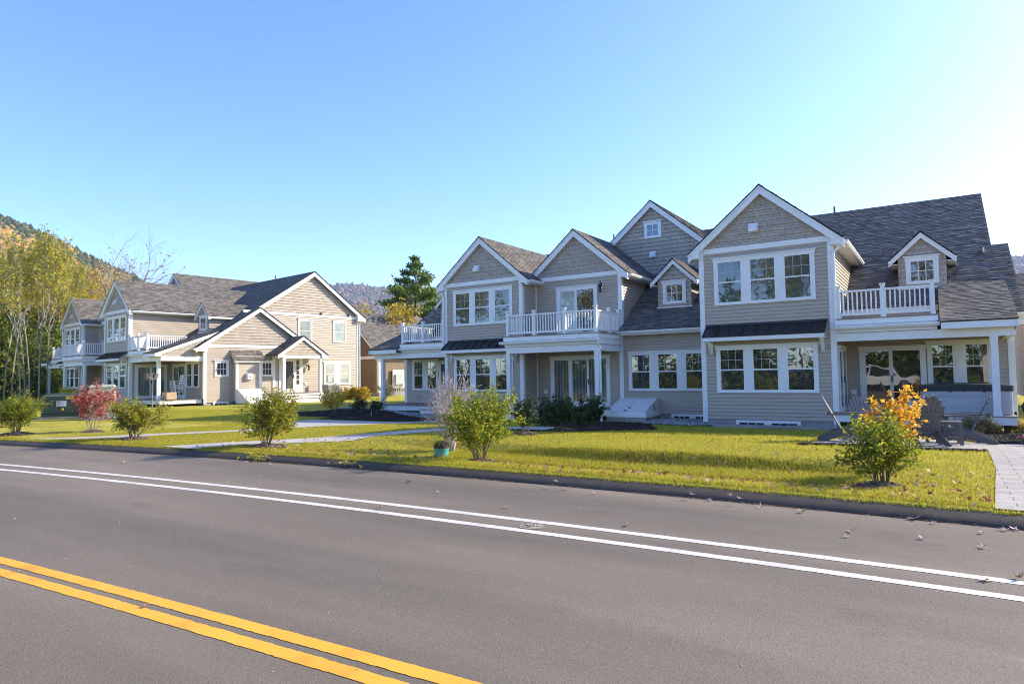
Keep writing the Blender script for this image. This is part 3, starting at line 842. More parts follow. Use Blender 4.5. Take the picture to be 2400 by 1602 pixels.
        px.box(pu, pu+.3, 6.4, 9.4, .15, .31); px.box(pu, pu+.32, 6.38, 9.42, .31, .335, 1); px.box(pu, pu+.6, 6.4, 9.55, -.3, .135); px.box(pu, pu+.62, 6.38, 9.57, .135, .16, 1)
        px.build('entry_steps', house)
        for y in (6.55, 9.1): post(house, pu-.2, pu-.03, y, y+.17, .49, 2.62)
        for y in (6.55, 9.1):
            q = MB('white'); fbox(q, er if y < 9 else Fr(5.97, 0, 'right'), y, y+.18, .49, 2.62, 0, .05 if y < 9 else .12); q.build('pilaster', house)
        pt = MB('white', 'shake'); fbox(pt, pr_, 6.5, 9.32, 2.6, 2.80, -.2, -.02); pt.box(6.0, pu-.2, 6.5, 6.66, 2.6, 2.8); pt.box(6.0, pu-.2, 9.14, 9.3, 2.6, 2.8); pt.box(6.0, pu-.1, 6.66, 9.14, 2.76, 2.79)
        siding(pt, Fr(pu-.04, 0, 'right'), [(6.55, 2.8), (9.27, 2.8), (pc+.05, 3.93)], .175, .022, 1, 2.8)
        rakeboard(pt, pr_, [(6.15, 2.80), (pc+.05, 3.98), (9.66, 2.80)], .22, 0.02, .05)
        fprism(pt, pr_, [(6.2, 2.66), (6.6, 2.66), (6.6, 3.0), (6.2, 2.78)], -.03, .052); fprism(pt, pr_, [(9.22, 2.66), (9.62, 2.66), (9.62, 2.78), (9.22, 3.0)], -.03, .052)
        pt.build('entry_gable', house)
        pr2 = MB('roof', 'roofedge'); y0, y1, ym = 6.1, 9.71, pc+.05
        roof(pr2, (5.97, y0, 2.84), (pu+.08, y0, 2.84), (pu+.08, ym, 4.03), (5.97, ym, 4.03)); roof(pr2, (pu+.08, y1, 2.84), (5.97, y1, 2.84), (5.97, ym, 4.03), (pu+.08, ym, 4.03))
        pr2.build('entry_roof', house)
        dr = MB('white'); fbox(dr, er, 7.0, 7.1, .49, 2.55, 0, .05); fbox(dr, er, 8.55, 8.65, .49, 2.55, 0, .05); fbox(dr, er, 7.0, 8.65, 2.55, 2.66, 0, .06)
        fbox(dr, er, 7.1, 7.2, .5, 2.55, 0, .035); fbox(dr, er, 7.98, 8.1, .5, 2.55, 0, .035); fbox(dr, er, 7.2, 7.98, .5, .72, 0, .035); fbox(dr, er, 7.2, 7.98, 2.45, 2.55, 0, .035)
        fbox(dr, er, 8.1, 8.2, .5, 2.55, 0, .03); fbox(dr, er, 8.42, 8.55, .5, 2.55, 0, .03); fbox(dr, er, 8.2, 8.42, .5, 1.0, 0, .03)
        for z in (1.3, 1.6, 1.9, 2.2): fbox(dr, er, 8.2, 8.42, z-.02, z+.02, 0, .028)
        do = dr.build('entry_door', house)
        q = MB('screen'); q.poly([er.p(7.2, .02, .72), er.p(7.98, .02, .72), er.p(7.98, .02, 2.45), er.p(7.2, .02, 2.45)]); q.build('pane', do)
        q = MB('glass'); q.poly([er.p(8.2, .018, 1.0), er.p(8.42, .018, 1.0), er.p(8.42, .018, 2.55), er.p(8.2, .018, 2.55)]); q.build('pane', do)
        q = MB('dark'); fbox(q, er, 7.99, 8.03, 1.4, 1.62, .035, .07); q.build('handle', do)
        outlet(house, er, 8.85, 1.05)
        lantern(house, er, 9.02, 2.2)
        downspout(house, [(6.05, 13.9, 5.46), (6.05, 13.8, 5.34), (6.05, 13.5, 5.22), (6.02, 13.46, 5.1), (6.02, 13.46, .0)])
        for y in (5.6, 10.3, 12.5):
            q = MB('dark', 'white'); fbox(q, mr, y, y+.1, 5.62, 5.74, 0, .12); fbox(q, mr, y+.1, y+.16, 5.62, 5.66, 0, .12, 1); q.build('vent_cap', house)
    setxf()


def double_house(label, loc, rz, side=False, **kw):
    h = thing('double_house', label, 'house', loc, rz, 'taupe double houses along the road')
    unit(h, 0, 0, 1, side=side, roofx0=-7.8, **kw)
    kw2 = dict(kw); kw2['panes_hi'] = 'blind'; kw2['slidepane'] = 'glass'
    unit(h, -11.74, 1.1, -1, side=False, roofx0=-3.95, **kw2)
    setxf()
    # middle: second gable, its porch and balcony
    fr = Fr(-7.8, 2.2, 'front')
    gable(h, -7.8, 2.2, 10.2, 2.0, .34, 5.55, 7.54, left=(1.0, 3.0), right=(3.6, .06), gut=(False, True))
    slider(h, fr, -.90, .97, 3.13, 5.2, 2, ['palecur', 'glass'], False)
    slider(h, fr, -1.25, 1.45, .30, 2.36, 3, 'drape')
    lantern(h, fr, 1.16, 5.16); outlet(h, fr, -1.5, .88)
    X0, X1 = -9.83, -5.81
    d = MB('deck', 'white')
    for k in range(20):
        y0, y1 = -.03+2.23*k/20, -.03+2.23*(k+1)/20; d.box(X0-.02, X1+.02, y0, y1-.006, .272, .30+.0006*(k % 3))
    d.box(X0, X1, -.005, .03, .06, .271, 1); d.box(X1-.03, X1, .03, 2.2, .06, .271, 1)
    d.box(-9.7, -8.9, -.38, -.01, .1, .14, 0); d.box(-9.68, -8.92, -.36, -.01, -.3, .1, 1)
    d.build('porch_deck', h)
    for px in (-9.4, -8.0, -6.3):
        q = MB('dark'); q.box(px, px+.14, .25, .39, -.6, .06); q.build('deck_pier', h)
    b = MB('white', 'soffit'); b.box(X0, X1, 0, .18, 2.45, 2.69); b.box(X1-.18, X1, .18, 2.2, 2.45, 2.69); b.box(X0, X0+.18, .18, 1.1, 2.45, 2.69); b.box(X0+.18, X1-.18, .18, 2.2, 2.66, 2.70, 1); b.build('porch_beam', h)
    post(h, X0, X0+.17, .005, .175, .30, 2.45); post(h, X1-.17, X1, .005, .175, .30, 2.45)
    c = MB('white', 'deck'); c.box(X0-.05, X1+.05, -.10, 2.18, 2.93, 3.09); c.box(X0-.08, X1+.08, -.13, 2.18, 3.09, 3.12, 1); c.box(X0-.03, X1+.03, -.05, 2.18, 2.70, 2.93)
    gutter(c, (X0-.2, -.10, 2.91), (X1+.1, -.10, 2.90), (0, -1)); c.build('balcony', h)
    downspout(h, [(X1+.05, -.14, 2.8), (X1+.05, -.1, 2.66), (X1+.05, .02, 2.52), (X1+.05, .04, 2.4), (X1+.05, .04, -.15)], .065)
    railing(h, [(X0+.1, 0), (X1-.08, 0)], 3.12, [(X0+.1, 0), (X0+1.32, 0), (X0+2.66, 0), (X1-.08, 0)], .84)
    railing(h, [(X1-.08, .05), (X1-.08, 2.15)], 3.12, [(X1-.08, 1.15), (X1-.08, 2.05)], .84)
    railing(h, [(X0+.1, .05), (X0+.1, 1.05)], 3.12, [], .84)
    # low wall with three windows, its roof and dormer
    ew = MB('siding'); fe = Fr(0, 2.2, 'front'); siding(ew, fe, [(-5.8, .06), (-2.02, .06), (-2.02, 3.2), (-5.8, 3.2)]); ew.build('wall', h)
    windowgroup(h, fe, -5.56, -2.44, .92, 2.45, 3, .70, kw.get('panes_lo', 'glass'))
    f = MB('concrete'); f.box(-9.8, -2.0, 2.23, 6, -.7, .062); f.build('foundation', h)
    basement(h, fe, -3.9, -2.3, -.16, .06)
    r = MB('roof', 'roofedge'); roof(r, (-5.80, 1.82, zp(1.82)), (-1.98, 1.82, zp(1.82)), (-1.98, 2.34, zp(2.34)), (-5.80, 2.34, zp(2.34))); r.build('eave_roof', h)
    t = MB('white'); t.box(-5.8, -2.02, 1.84, 1.87, 3.06, 3.23); t.box(-5.8, -2.02, 1.87, 2.2, 3.06, 3.08); gutter(t, (-5.8, 1.84, 3.22), (-2.02, 1.84, 3.22), (0, -1)); t.build('trim', h)
    dormer(h, -4.0, 3.2)
    # tall gable rising behind
    gable(h, -5.86, 5.9, 14.0, 2.95, .35, 6.42, 9.22, lowwall=False, frieze=False, corner=False, zb=5.6, zf=5.6, shakes_only=True, left=(4, 5.5), right=(4, 5.5), gut=(False, False), ret=False)
    ff = Fr(-5.86, 5.9, 'front'); fixedwindow(h, ff, -.36, .42, 7.55, 8.32, 2, 2); hood(h, ff, -.0, 6.82)
    sv = MB('dark'); sv.tube((-9.2, 9.3, 8.0), (-9.2, 9.3, 8.75), .035, .035, 8); sv.tube((1.0, 9.9, 8.2), (1.0, 9.9, 8.75), .04, .04, 8); sv.build('vent_pipe', h)
    # cellar bulkhead in the corner
    if not side:
        bh = MB('white', 'concrete', 'dark'); x0, x1 = -5.92, -4.32
        bh.box(x0+.02, x1-.02, .72, 2.2, -.5, -.0, 1); bh.box(x0, x1, .70, 2.2, 0.0, .12)
        pf = [(.76, .12), (2.18, .12), (2.18, .62), (1.98, .62), (.76, .18)]
        bh.prism([(a, z) for a, z in pf], x0+.06, x1-.06, 'x')
        k = V((0, 1.22, .44)).normalized(); nrm = V((0, -k.z, k.y)); xm = (x0+x1)/2
        for a, b2 in ((x0+.05, xm-.012), (xm+.012, x1-.05)):
            c0 = V(((a+b2)/2, 1.37, .40)) + nrm*.018
            bh.obox(c0, ((b2-a)/2, 0, 0), k*.645, nrm*.015)
            for e in (a+.03, b2-.03): bh.obox(c0+V((e-(a+b2)/2, 0, 0))+nrm*.017, (.02, 0, 0), k*.64, nrm*.006)
        bh.obox(V((xm+.03, 1.05, .285))+nrm*.05, (.05, 0, 0), k*.012, nrm*.02, 2); bh.obox(V((xm-.05, .82, .20))+nrm*.05, (.05, 0, 0), k*.012, nrm*.02, 2)
        for z in (.2, .26, .32, .38): bh.box(x1-.06, x1-.055, 1.62, 1.72, z, z+.05, 2)
        bh.build('bulkhead', h)
    return h


M['win_hi'] = M['glass']
house_r = double_house('nearer taupe clapboard double house with five front gables, bulkhead and hot tub porch', (-4.62, 22.0, 0), 0.0, panes_hi='blind')
UL = V((math.cos(-.1304768), math.sin(-.1304768), 0)); VL = V((-UL.y, UL.x, 0))
def LW(u, v, z=0.0): return UL*u + VL*v + V((0, 0, z))
house_l = double_house('farther taupe clapboard double house whose sunlit end wall has an entry porch and chimney chase', LW(-44.4, 15.26, .235), -.1304768, side=True, panes_lo='glass', panes_hi='blind')
# steps of the left porch of the nearer house
setxf()
st = MB('white', 'deck')
b0 = V((-4.62, 22, 0))
for k, (x0, x1, y, z) in enumerate(((-15.0, -13.78, .78, .145), (-14.88, -13.6, .40, -.045))):
    st.box(x0, x1, y, 1.1, -.4, z-.03); st.box(x0-.02, x1+.02, y-.02, 1.1, z-.03, z, 1)
st.build('porch_steps', house_r)
# ------------------------------------------------------------------ land
def kerb_y(x):
    if x >= 1: return 8.234 - .03*(x-1)
    if x >= -5: return 8.45 - .006*(x+5)**2
    if x > -45: return 8.45 - .0047*(x+5)**2
    return 8.45 - .0047*1600 + .376*(x+45)


def white_y(x):
    if x >= 1: return 6.31 - .015*(x-1)
    if x > -45: return 6.37 - .0042*(x+3)**2
    return 6.37 - .0042*1764 + .353*(x+45)


def yellow_y(x):
    if x > 1: return 2.95
    if x > -30: return 2.93 + .02*x - .0023*x*x
    return 2.93 - .6 - 2.07 + .158*(x+30)


def smooth(a, b, t):
    t = max(0.0, min(1.0, (t-a)/(b-a))); return t*t*(3-2*t)


def ground_z(x, y):
    s = y - kerb_y(x) - .33
    if s < -13.9: return .05 + .1*math.sin(x*.1)*0
    z = .12
    dip = smooth(-14, -9, x)*(1-smooth(-1.4, 0.2, x))           # a shallow swale along the road with a low bank behind it
    z -= dip*.20*smooth(.2, 1.9, s)
    bank = 2.95 + .22*math.sin(x*.6+1.2)
    z += dip*.21*smooth(bank, bank+.5, s)
    far = smooth(13.5, 21, y)
    tgt = -.15 + .33*smooth(-19, -27, x) if x < -12 else -.15     # towards the houses
    tgt = -.15 + .30*(1-smooth(-27, -17, x))
    if y > 26: tgt = tgt*(1-smooth(26, 34, y)) + .15*smooth(26, 34, y)
    z = z*(1-far) + tgt*far
    if x < -22: z += .06*smooth(-22, -30, x)*(1-far)
    z += .018*noise.noise(V((x*.5, y*.5, 1))) * smooth(.0, 1.5, s)
    return z


def at_px(px, py):
    """where the line of sight through a survey pixel meets the ground"""
    d = c_f + c_r*((px-1200)/F_PX) - c_u*((py-801)/F_PX); z = .05
    for _ in range(30):
        t = (z-H_CAM)/d.z; z = .5*z + .5*ground_z(d.x*t, d.y*t)
    t = (z-H_CAM)/d.z
    return V((d.x*t, d.y*t, z))


def lawn_mat():
    m, n, l, b = new_mat('lawn')
    t1 = tex_noise(n, l, .55, 5); t2 = tex_noise(n, l, 9, 4, sc3=(1.0, 2.2, 1)); t3 = tex_noise(n, l, 75, 2)
    r = ramp(n, l, t1.outputs[0], [(.3, (.37, .35, .05)), (.52, (.52, .45, .07)), (.72, (.62, .51, .12))])
    r2 = ramp(n, l, t2.outputs[0], [(.3, (.7, .78, .65)), (.7, (1.2, 1.15, 1.1))])
    r3 = ramp(n, l, t3.outputs[0], [(.3, (.55, .6, .5)), (.65, (1.2, 1.2, 1.2))])
    t4 = tex_noise(n, l, 1.6, 6, rough=.65); r4 = ramp(n, l, t4.outputs[0], [(.36, (.62, .80, .7)), (.5, (1, 1, 1)), (.66, (1.12, .92, 1.3))])
    src = r.outputs[0]
    for q in (r2, r3, r4):
        mx = n.new('ShaderNodeMix'); mx.data_type = 'RGBA'; mx.blend_type = 'MULTIPLY'; mx.inputs[0].default_value = .8
        l.new(src, mx.inputs[6]); l.new(q.outputs[0], mx.inputs[7]); src = mx.outputs[2]
    l.new(src, b.inputs['Base Color']); b.inputs['Roughness'].default_value = .9; b.inputs['Specular IOR Level'].default_value = .1
    ad = n.new('ShaderNodeMath'); ad.operation = 'ADD'; l.new(t2.outputs[0], ad.inputs[0]); l.new(t3.outputs[0], ad.inputs[1])
    bump(n, l, b, ad.outputs[0], .8, .05)
    return m


M['lawn'] = lawn_mat()


def grid_sheet(name, xs, ss, zf, mats, kind='structure', yf=None, uvscale=None):
    vs_ = []
    for x in xs:
        for s in ss:
            y = yf(x, s); vs_.append((x, y, zf(x, y, s)))
    nx, ns = len(xs), len(ss)
    fa = np.array([[i*ns+j, (i+1)*ns+j, (i+1)*ns+j+1, i*ns+j+1] for i in range(nx-1) for j in range(ns-1)], dtype=np.int32)
    o = fast_mesh(name, np.array(vs_), fa, mats, smooth=True); o['kind'] = kind
    return o


def spaced(stops):
    out = []
    for a, b, st in stops:
        n = max(1, round((b-a)/st)); out += [a+(b-a)*k/n for k in range(n)]
    return out + [stops[-1][1]]


gx = spaced([(-3000, -300, 300), (-300, -90, 15), (-90, -40, 2), (-40, 6, .3), (6, 40, 2), (40, 300, 20), (300, 3000, 300)])
gs = spaced([(.20, .38, .06), (.38, 6, .14), (6, 20, .4), (20, 45, 1.5), (45, 120, 8), (120, 400, 40), (400, 3000, 300)])
ky = lambda x: kerb_y(max(-90, min(40, x)))
grid_sheet('ground', gx, gs, lambda x, y, s: ground_z(max(-90, min(40, x)), y) if s > .3 else (.05 if s < .25 else .115), [M['lawn']], yf=lambda x, s: ky(x)+s)
M['forestfloor'] = noisy('forest_floor', (.035, .026, .016), (.085, .060, .034), 1.5, 1.0, 6, .5, 20)
# far verge behind the viewpoint
grid_sheet('ground', spaced([(-3000, -100, 300), (-100, 60, 4), (60, 3000, 300)]), spaced([(-3000, -100, 300), (-100, -13.6, 4), (-13.6, -12.9, .2)]),
           lambda x, y, s: .1 if s < -13.3 else .0, [M['forestfloor']], yf=lambda x, s: ky(x)+s)
rx = spaced([(-90, -40, 2), (-40, 6, .5), (6, 40, 2)])
grid_sheet('road', rx, spaced([(-13.6, 0.12, .6)]), lambda x, y, s: 0.0, [M['asphalt']], yf=lambda x, s: kerb_y(x)+s)
# asphalt berm
prof = [(-.03, -.02), (.0, .010), (.03, .034), (.09, .062), (.16, .085), (.24, .100), (.31, .102), (.36, .05)]
kx = spaced([(-90, -40, .5), (-40, 8, .06), (8, 40, .5)])
vs_ = []
rk = random.Random(3)
for x in kx:
    j = .012*noise.noise(V((x*3, 0, 0))) + .006*noise.noise(V((x*14, 5, 0)))
    for s, z in prof: vs_.append((x, kerb_y(x)+s+j*(1 if s < .3 else .4), z + (.010*noise.noise(V((x*9, s*20, 7))) if z > .03 else 0)))
npf = len(prof)
fa = np.array([[i*npf+j, (i+1)*npf+j, (i+1)*npf+j+1, i*npf+j+1] for i in range(len(kx)-1) for j in range(npf-1)], dtype=np.int32)
fast_mesh('kerb', np.array(vs_), fa, [M['berm']], smooth=True)['kind'] = 'structure'


def stripe(name, yf, w0, w1, mat, label):
    xs = spaced([(-90, -30, 2), (-30, -9, .3), (-9, 2, .035), (2, 6, .3), (6, 40, 2)]); vs_ = []
    for x in xs:
        for w_ in (w0, w1):
            y = yf(x)+w_ + .006*noise.noise(V((x*5, w_*9, 2))) + .007*noise.noise(V((x*26, w_*30, 4))); s = y-kerb_y(x)
            # follow the road sheet
            vs_.append((x, y, .003))
    fa = np.array([[2*i, 2*i+2, 2*i+3, 2*i+1] for i in range(len(xs)-1)], dtype=np.int32)
    o = fast_mesh(name, np.array(vs_), fa, [mat]); o['kind'] = 'structure'; o['label'] = label


stripe('road_marking', yellow_y, -.115, 0, M['yellow'], 'inner yellow centre line')
stripe('road_marking', yellow_y, -.30, -.185, M['yellow'], 'outer yellow centre line')
stripe('road_marking', white_y, -.13, -.01, M['linew'], 'white lane line nearer the kerb')
stripe('road_marking', white_y, -.56, -.44, M['linew'], 'white lane line nearer the centre')


def draped(name, outline, mat, lift=.012, cell=.25, kind='structure', flat=None):
    """a paved sheet cut to an outline and laid on the land"""
    import bmesh
    bm = bmesh.new(); vs_ = [bm.verts.new((x, y, 0)) for x, y in outline]; bm.faces.new(vs_)
    xs = [p[0] for p in outline]; ys = [p[1] for p in outline]
    def cut(lo, hi, no):
        k = lo+cell
        while k < hi:
            g = bm.verts[:] + bm.edges[:] + bm.faces[:]
            co = (k, 0, 0) if no[0] else (0, k, 0)
            bmesh.ops.bisect_plane(bm, geom=g, plane_co=co, plane_no=no, dist=1e-5); k += cell
    cut(min(xs), max(xs), (1, 0, 0)); cut(min(ys), max(ys), (0, 1, 0))
    uvl = bm.loops.layers.uv.new('UVMap')
    for v in bm.verts: v.co.z = (ground_z(v.co.x, v.co.y) if flat is None else flat) + lift
    for f in bm.faces:
        if f.normal.z < 0: f.normal_flip()
        for lp in f.loops: lp[uvl].uv = (lp.vert.co.x, lp.vert.co.y)
    bm.normal_update()
    for f in bm.faces:
        if f.normal.z < 0: f.normal_flip()
    me = bpy.data.meshes.new(name); bm.to_mesh(me); bm.free(); me.materials.append(mat)
    o = bpy.data.objects.new(name, me); COL.objects.link(o); o['kind'] = kind
    return o


PATHS = {
 'walk_a': [(-14.75, 8.32+.0), (-13.75, 10.2), (-13.35, 11.0), (-12.85, 11.9), (-12.55, 12.9), (-12.3, 14.6), (-12.0, 16.5), (-11.3, 17.6), (-10.3, 18.5), (-9.2, 17.3), (-8.85, 15.9), (-9.2, 15.3), (-10.4, 15.4), (-11.1, 14.6), (-11.5, 13.4), (-11.85, 12.3), (-12.25, 11.2), (-12.9, 10.1), (-13.35, 9.2), (-13.5, 8.32)],
 'walk_b': [(-20.4, 7.75), (-19.1, 9.0), (-18.2, 10.5), (-17.3, 12.0), (-16.95, 13.6), (-19.2, 15.4), (-20.2, 17.2), (-18.3, 18.1), (-17.0, 18.3), (-16.9, 20.5), (-20.6, 22.0), (-20.6, 22.6), (-18.5, 22.6), (-15.2, 21.2), (-15.6, 18.8), (-15.6, 15.2), (-16.2, 13.4), (-16.6, 11.8), (-17.6, 10.2), (-18.4, 8.9), (-19.2, 7.95)],
 'patio': [(-2.35, 14.55), (-2.1, 16.6), (-2.0, 19.2), (-1.2, 18.9), (.1, 18.7), (.5, 17.95), (2.2, 17.9), (8, 17.9), (8, 8.62), (.42, 8.6), (.62, 12.0), (.66, 14.5), (.3, 14.75)],
}
M_walk = M['walk']
draped('path', PATHS['walk_a'], M_walk, .014); draped('path', PATHS['walk_b'], M_walk, .014)
draped('patio', PATHS['patio'], M['pavers'], .014)


def in_poly(x, y, P):
    c = False; j = len(P)-1
    for i in range(len(P)):
        if (P[i][1] > y) != (P[j][1] > y) and x < (P[j][0]-P[i][0])*(y-P[i][1])/(P[j][1]-P[i][1])+P[i][0]: c = not c
        j = i
    return c


BEDS = {
 'mid': [(-11.6, 15.0), (-10.5, 15.05), (-9.2, 14.95), (-8.4, 15.5), (-7.6, 17.3), (-7.2, 19.2), (-8.5, 21.9), (-10.4, 22.1), (-14.4, 22.1), (-14.4, 20.8), (-12.0, 20.6), (-11.2, 18.6), (-10.2, 18.75), (-8.9, 17.4), (-8.55, 16.0), (-9.0, 15.5), (-11.1, 15.35)],
 'left': [(-23.2, 17.6), (-21.0, 18.9), (-20.3, 17.5), (-18.4, 18.3), (-17.1, 18.6), (-17.0, 20.7), (-20.4, 22.2), (-22.9, 23.6), (-24.2, 22.2), (-24.0, 19.2)],
 'right': [(-1.2, 19.0), (.2, 18.75), (.6, 18.05), (4, 18.0), (4, 21.9), (-1.9, 21.9), (-1.9, 19.3)],
 'edge': [(-2.45, 14.3), (.62, 14.42), (.66, 14.72), (-2.4, 14.62)],
}
M['soil'] = noisy('mulch_soil', (.018, .013, .01), (.05, .036, .026), 14, .95, 5, .8, 60, .2, .03)
M['gravelbase'] = noisy('stone_bed', (.12, .12, .115), (.26, .255, .245), 30, .9, 5, .9, 60, .3, .03)


def scatter_chips(name, outline, mat, n, s0, s1, seed, lift=.02, flatk=.4):
    r = random.Random(seed); xs = [p[0] for p in outline]; ys = [p[1] for p in outline]
    vs_, fs_ = [], []
    while len(fs_) < n*6:
        x, y = r.uniform(min(xs), max(xs)), r.uniform(min(ys), max(ys))
        if not in_poly(x, y, outline): continue
        z = ground_z(x, y)+lift; q = Matrix.Rotation(r.uniform(0, 6.28), 3, 'Z') @ Matrix.Rotation(r.uniform(-.5, .5), 3, 'X')
        a, b, c = r.uniform(s0, s1), r.uniform(s0, s1)*.6, r.uniform(s0, s1)*flatk; i = len(vs_)
        for sx, sy, sz in ((-1, -1, -1), (1, -1, -1), (1, 1, -1), (-1, 1, -1), (-.7, -.7, 1), (.7, -.7, 1), (.7, .7, 1), (-.7, .7, 1)):
            p = q @ V((sx*a, sy*b, sz*c)); vs_.append((x+p.x, y+p.y, z+p.z))
        fs_ += [[i+k for k in f] for f in ((3, 2, 1, 0), (4, 5, 6, 7), (0, 1, 5, 4), (1, 2, 6, 5), (2, 3, 7, 6), (3, 0, 4, 7))]
    o = fast_mesh(name, np.array(vs_), np.array(fs_, dtype=np.int32), [M[mat]]); o['kind'] = 'stuff'; return o


for k, (nm, ou) in enumerate(BEDS.items()):
    draped('mulch_bed', ou, M['soil'], .02)
    scatter_chips('bark_chips', ou, 'mulch', {'mid': 3600, 'left': 2600, 'right': 2400, 'edge': 900}[nm], .012, .035, 20+k, .03)
STONES = [(-8.7, 21.75), (-6.75, 21.25), (-6.7, 21.95), (-6.75, 24.1), (-8.85, 24.1)]
draped('stone_bed', STONES, M['gravelbase'], .025); scatter_chips('drip_stones', STONES, 'stone', 1300, .018, .045, 31, .04, .8)
ST2 = [(-6.7, 21.5), (-2.5, 21.5), (-2.5, 22.05), (-6.7, 22.05)]
draped('stone_bed', ST2, M['gravelbase'], .022); scatter_chips('drip_stones', ST2, 'stone', 900, .018, .04, 32, .04, .8)
ST3 = [(-24.3, 22.0), (-22.9, 23.7), (-20.5, 22.3), (-17.2, 20.9), (-17.2, 21.5), (-22.0, 24.4), (-24.6, 23.4)]
draped('stone_bed', ST3, M['gravelbase'], .03); scatter_chips('drip_stones', ST3, 'stone', 1500, .018, .04, 33, .05, .8)
# window well kerb under the cellar windows
ww = MB('concrete'); ww.box(-6.15, -2.75, 21.25, 21.42, -.4, -.06); ww.box(-6.15, -6.05, 21.42, 22, -.4, -.07); ww.build('window_well', house_r).location = house_r.location * -1

# grass blades, thick where the lawn is near and along the berm
M['blade'] = island('grass_blade', [(0, (.22, .26, .025)), (.4, (.42, .40, .04)), (.75, (.56, .48, .06)), (1, (.64, .50, .11))], .6, .5, .15)


def blades(n, x0, x1, s0, s1, h0, h1, w_, seed, pow_=1.0):
    rg = np.random.default_rng(seed); out = []
    X = rg.uniform(x0, x1, n); S = s0+(s1-s0)*rg.random(n)**pow_
    P = []
    avoid = list(PATHS.values())+list(BEDS.values())+[STONES, ST2, ST3]
    for x, s in zip(X, S):
        y = kerb_y(x)+s
        if any(in_poly(x, y, p) for p in avoid): continue
        P.append((x, y, ground_z(x, y) if s > .36 else .10))
    P = np.array(P); n = len(P)
    a = rg.uniform(0, 6.283, n); h = rg.uniform(h0, h1, n); ww_ = w_*rg.uniform(.6, 1.3, n); tl = rg.normal(0, .45, (n, 2))*h[:, None]
    dx, dy = np.cos(a)*ww_/2, np.sin(a)*ww_/2
    v = np.empty((n, 3, 3)); v[:, 0] = P + np.stack([dx, dy, np.full(n, -.005)], 1); v[:, 1] = P - np.stack([dx, dy, np.full(n, .005)], 1)
    v[:, 2] = P + np.stack([tl[:, 0], tl[:, 1], h], 1)
    return v.reshape(-1, 3)


bv = np.concatenate([blades(30000, -24, 1.2, .22, .55, .025, .07, .010, 1), blades(190000, -20, .7, .4, 6.5, .018, .05, .011, 2, 1.3), blades(110000, -32, .7, 6, 14, .02, .05, .02, 3),
                     blades(30000, -9, -1, 2.4, 3.6, .04, .085, .013, 5)])
go = fast_mesh('grass', bv, np.arange(len(bv), dtype=np.int32).reshape(-1, 3), [M['blade']]); go['kind'] = 'stuff'
# ------------------------------------------------------------------ plants
class Plant:
    def __init__(self, seed):
        self.r = random.Random(seed); self.seg = []; self.tips = []

    def grow(self, p, d, L, r0, depth, spread, nch, bend=.18, up=.0, shrink=.72, n=3, first=.35):
        r = self.r; q = p.copy(); dd = d.copy(); st = L/n; pts = [q.copy()]
        for k in range(n):
            dd = (dd + V((r.gauss(0, bend), r.gauss(0, bend), r.gauss(0, bend)+up))).normalized()
            q2 = q+dd*st; ra = r0*(1-.45*k/n); rb = r0*(1-.45*(k+1)/n)
            self.seg.append((q, q2, ra, rb, depth)); q = q2; pts.append(q.copy())
        if depth == 0:
            self.tips.append((pts, dd)); return
        c = nch[depth-1] if isinstance(nch, (list, tuple)) else nch
        for k in range(c):
            t = first+(1-first)*(k+r.random()*.8)/max(1, c)
            i = min(n-1, int(t*n)); f = t*n-i; base = pts[i].lerp(pts[i+1], min(1, f))
            ax = dd.orthogonal().normalized(); ax.rotate(Matrix.Rotation(r.uniform(0, 6.283), 3, dd))
            a = spread*r.uniform(.6, 1.25); nd = (dd*math.cos(a)+ax*math.sin(a)).normalized()
            self.grow(base, nd, L*shrink*r.uniform(.75, 1.15), r0*(1-.45*t)*.62, depth-1, spread, nch, bend, up, shrink, n, first)
        if r.random() < .9:
            self.grow(q, dd, L*shrink*.9, r0*.55, depth-1, spread, nch, bend, up, shrink, n, first)

    def wood(self, name, mat, parent, sides=(3, 4, 5, 6), minr=.0012, mindepth=0):
        mb = MB(mat)
        for a, b, r0, r1, dp in self.seg:
            if dp < mindepth: continue
            mb.tube(a, b, max(minr, r0), max(minr, r1), sides[min(dp, len(sides)-1)], cap=False)
        return mb.build(name, parent, smooth=True)


def leaves(pts, size, mat, name, parent, seed, aspect=.5, droop=0.0, fold=.25):
    """a folded four-cornered leaf at every point"""
    rg = np.random.default_rng(seed); P = np.array(pts, dtype=np.float64); n = len(P)
    d = rg.normal(0, 1, (n, 3)); d[:, 2] = d[:, 2]*.8-droop; d /= np.linalg.norm(d, axis=1)[:, None]
    e = rg.normal(0, 1, (n, 3)); s = np.cross(d, e); s /= np.linalg.norm(s, axis=1)[:, None]; u = np.cross(s, d)
    L = (size[0]+(size[1]-size[0])*rg.random(n))[:, None]; W = L*aspect*.5
    v = np.empty((n, 4, 3)); v[:, 0] = P; v[:, 1] = P+d*L*.5+s*W+u*L*fold*.4; v[:, 2] = P+d*L; v[:, 3] = P+d*L*.5-s*W+u*L*fold*.4
    i = np.arange(n)[:, None]*4
    f = np.concatenate([i+np.array([[0, 1, 2]]), i+np.array([[0, 2, 3]])], 0)
    return fast_mesh(name, v.reshape(-1, 3), f.astype(np.int32), [M[mat]], parent)


def along(tips, n, r, spread=.02, lo=.2):
    out = []
    for _ in range(n):
        pts, d = tips[r.randrange(len(tips))]; t = lo+(1-lo)*r.random(); k = t*(len(pts)-1); i = min(len(pts)-2, int(k)); p = pts[i].lerp(pts[i+1], k-i)
        out.append((p.x+r.gauss(0, spread), p.y+r.gauss(0, spread), p.z+r.gauss(0, spread)))
    return out


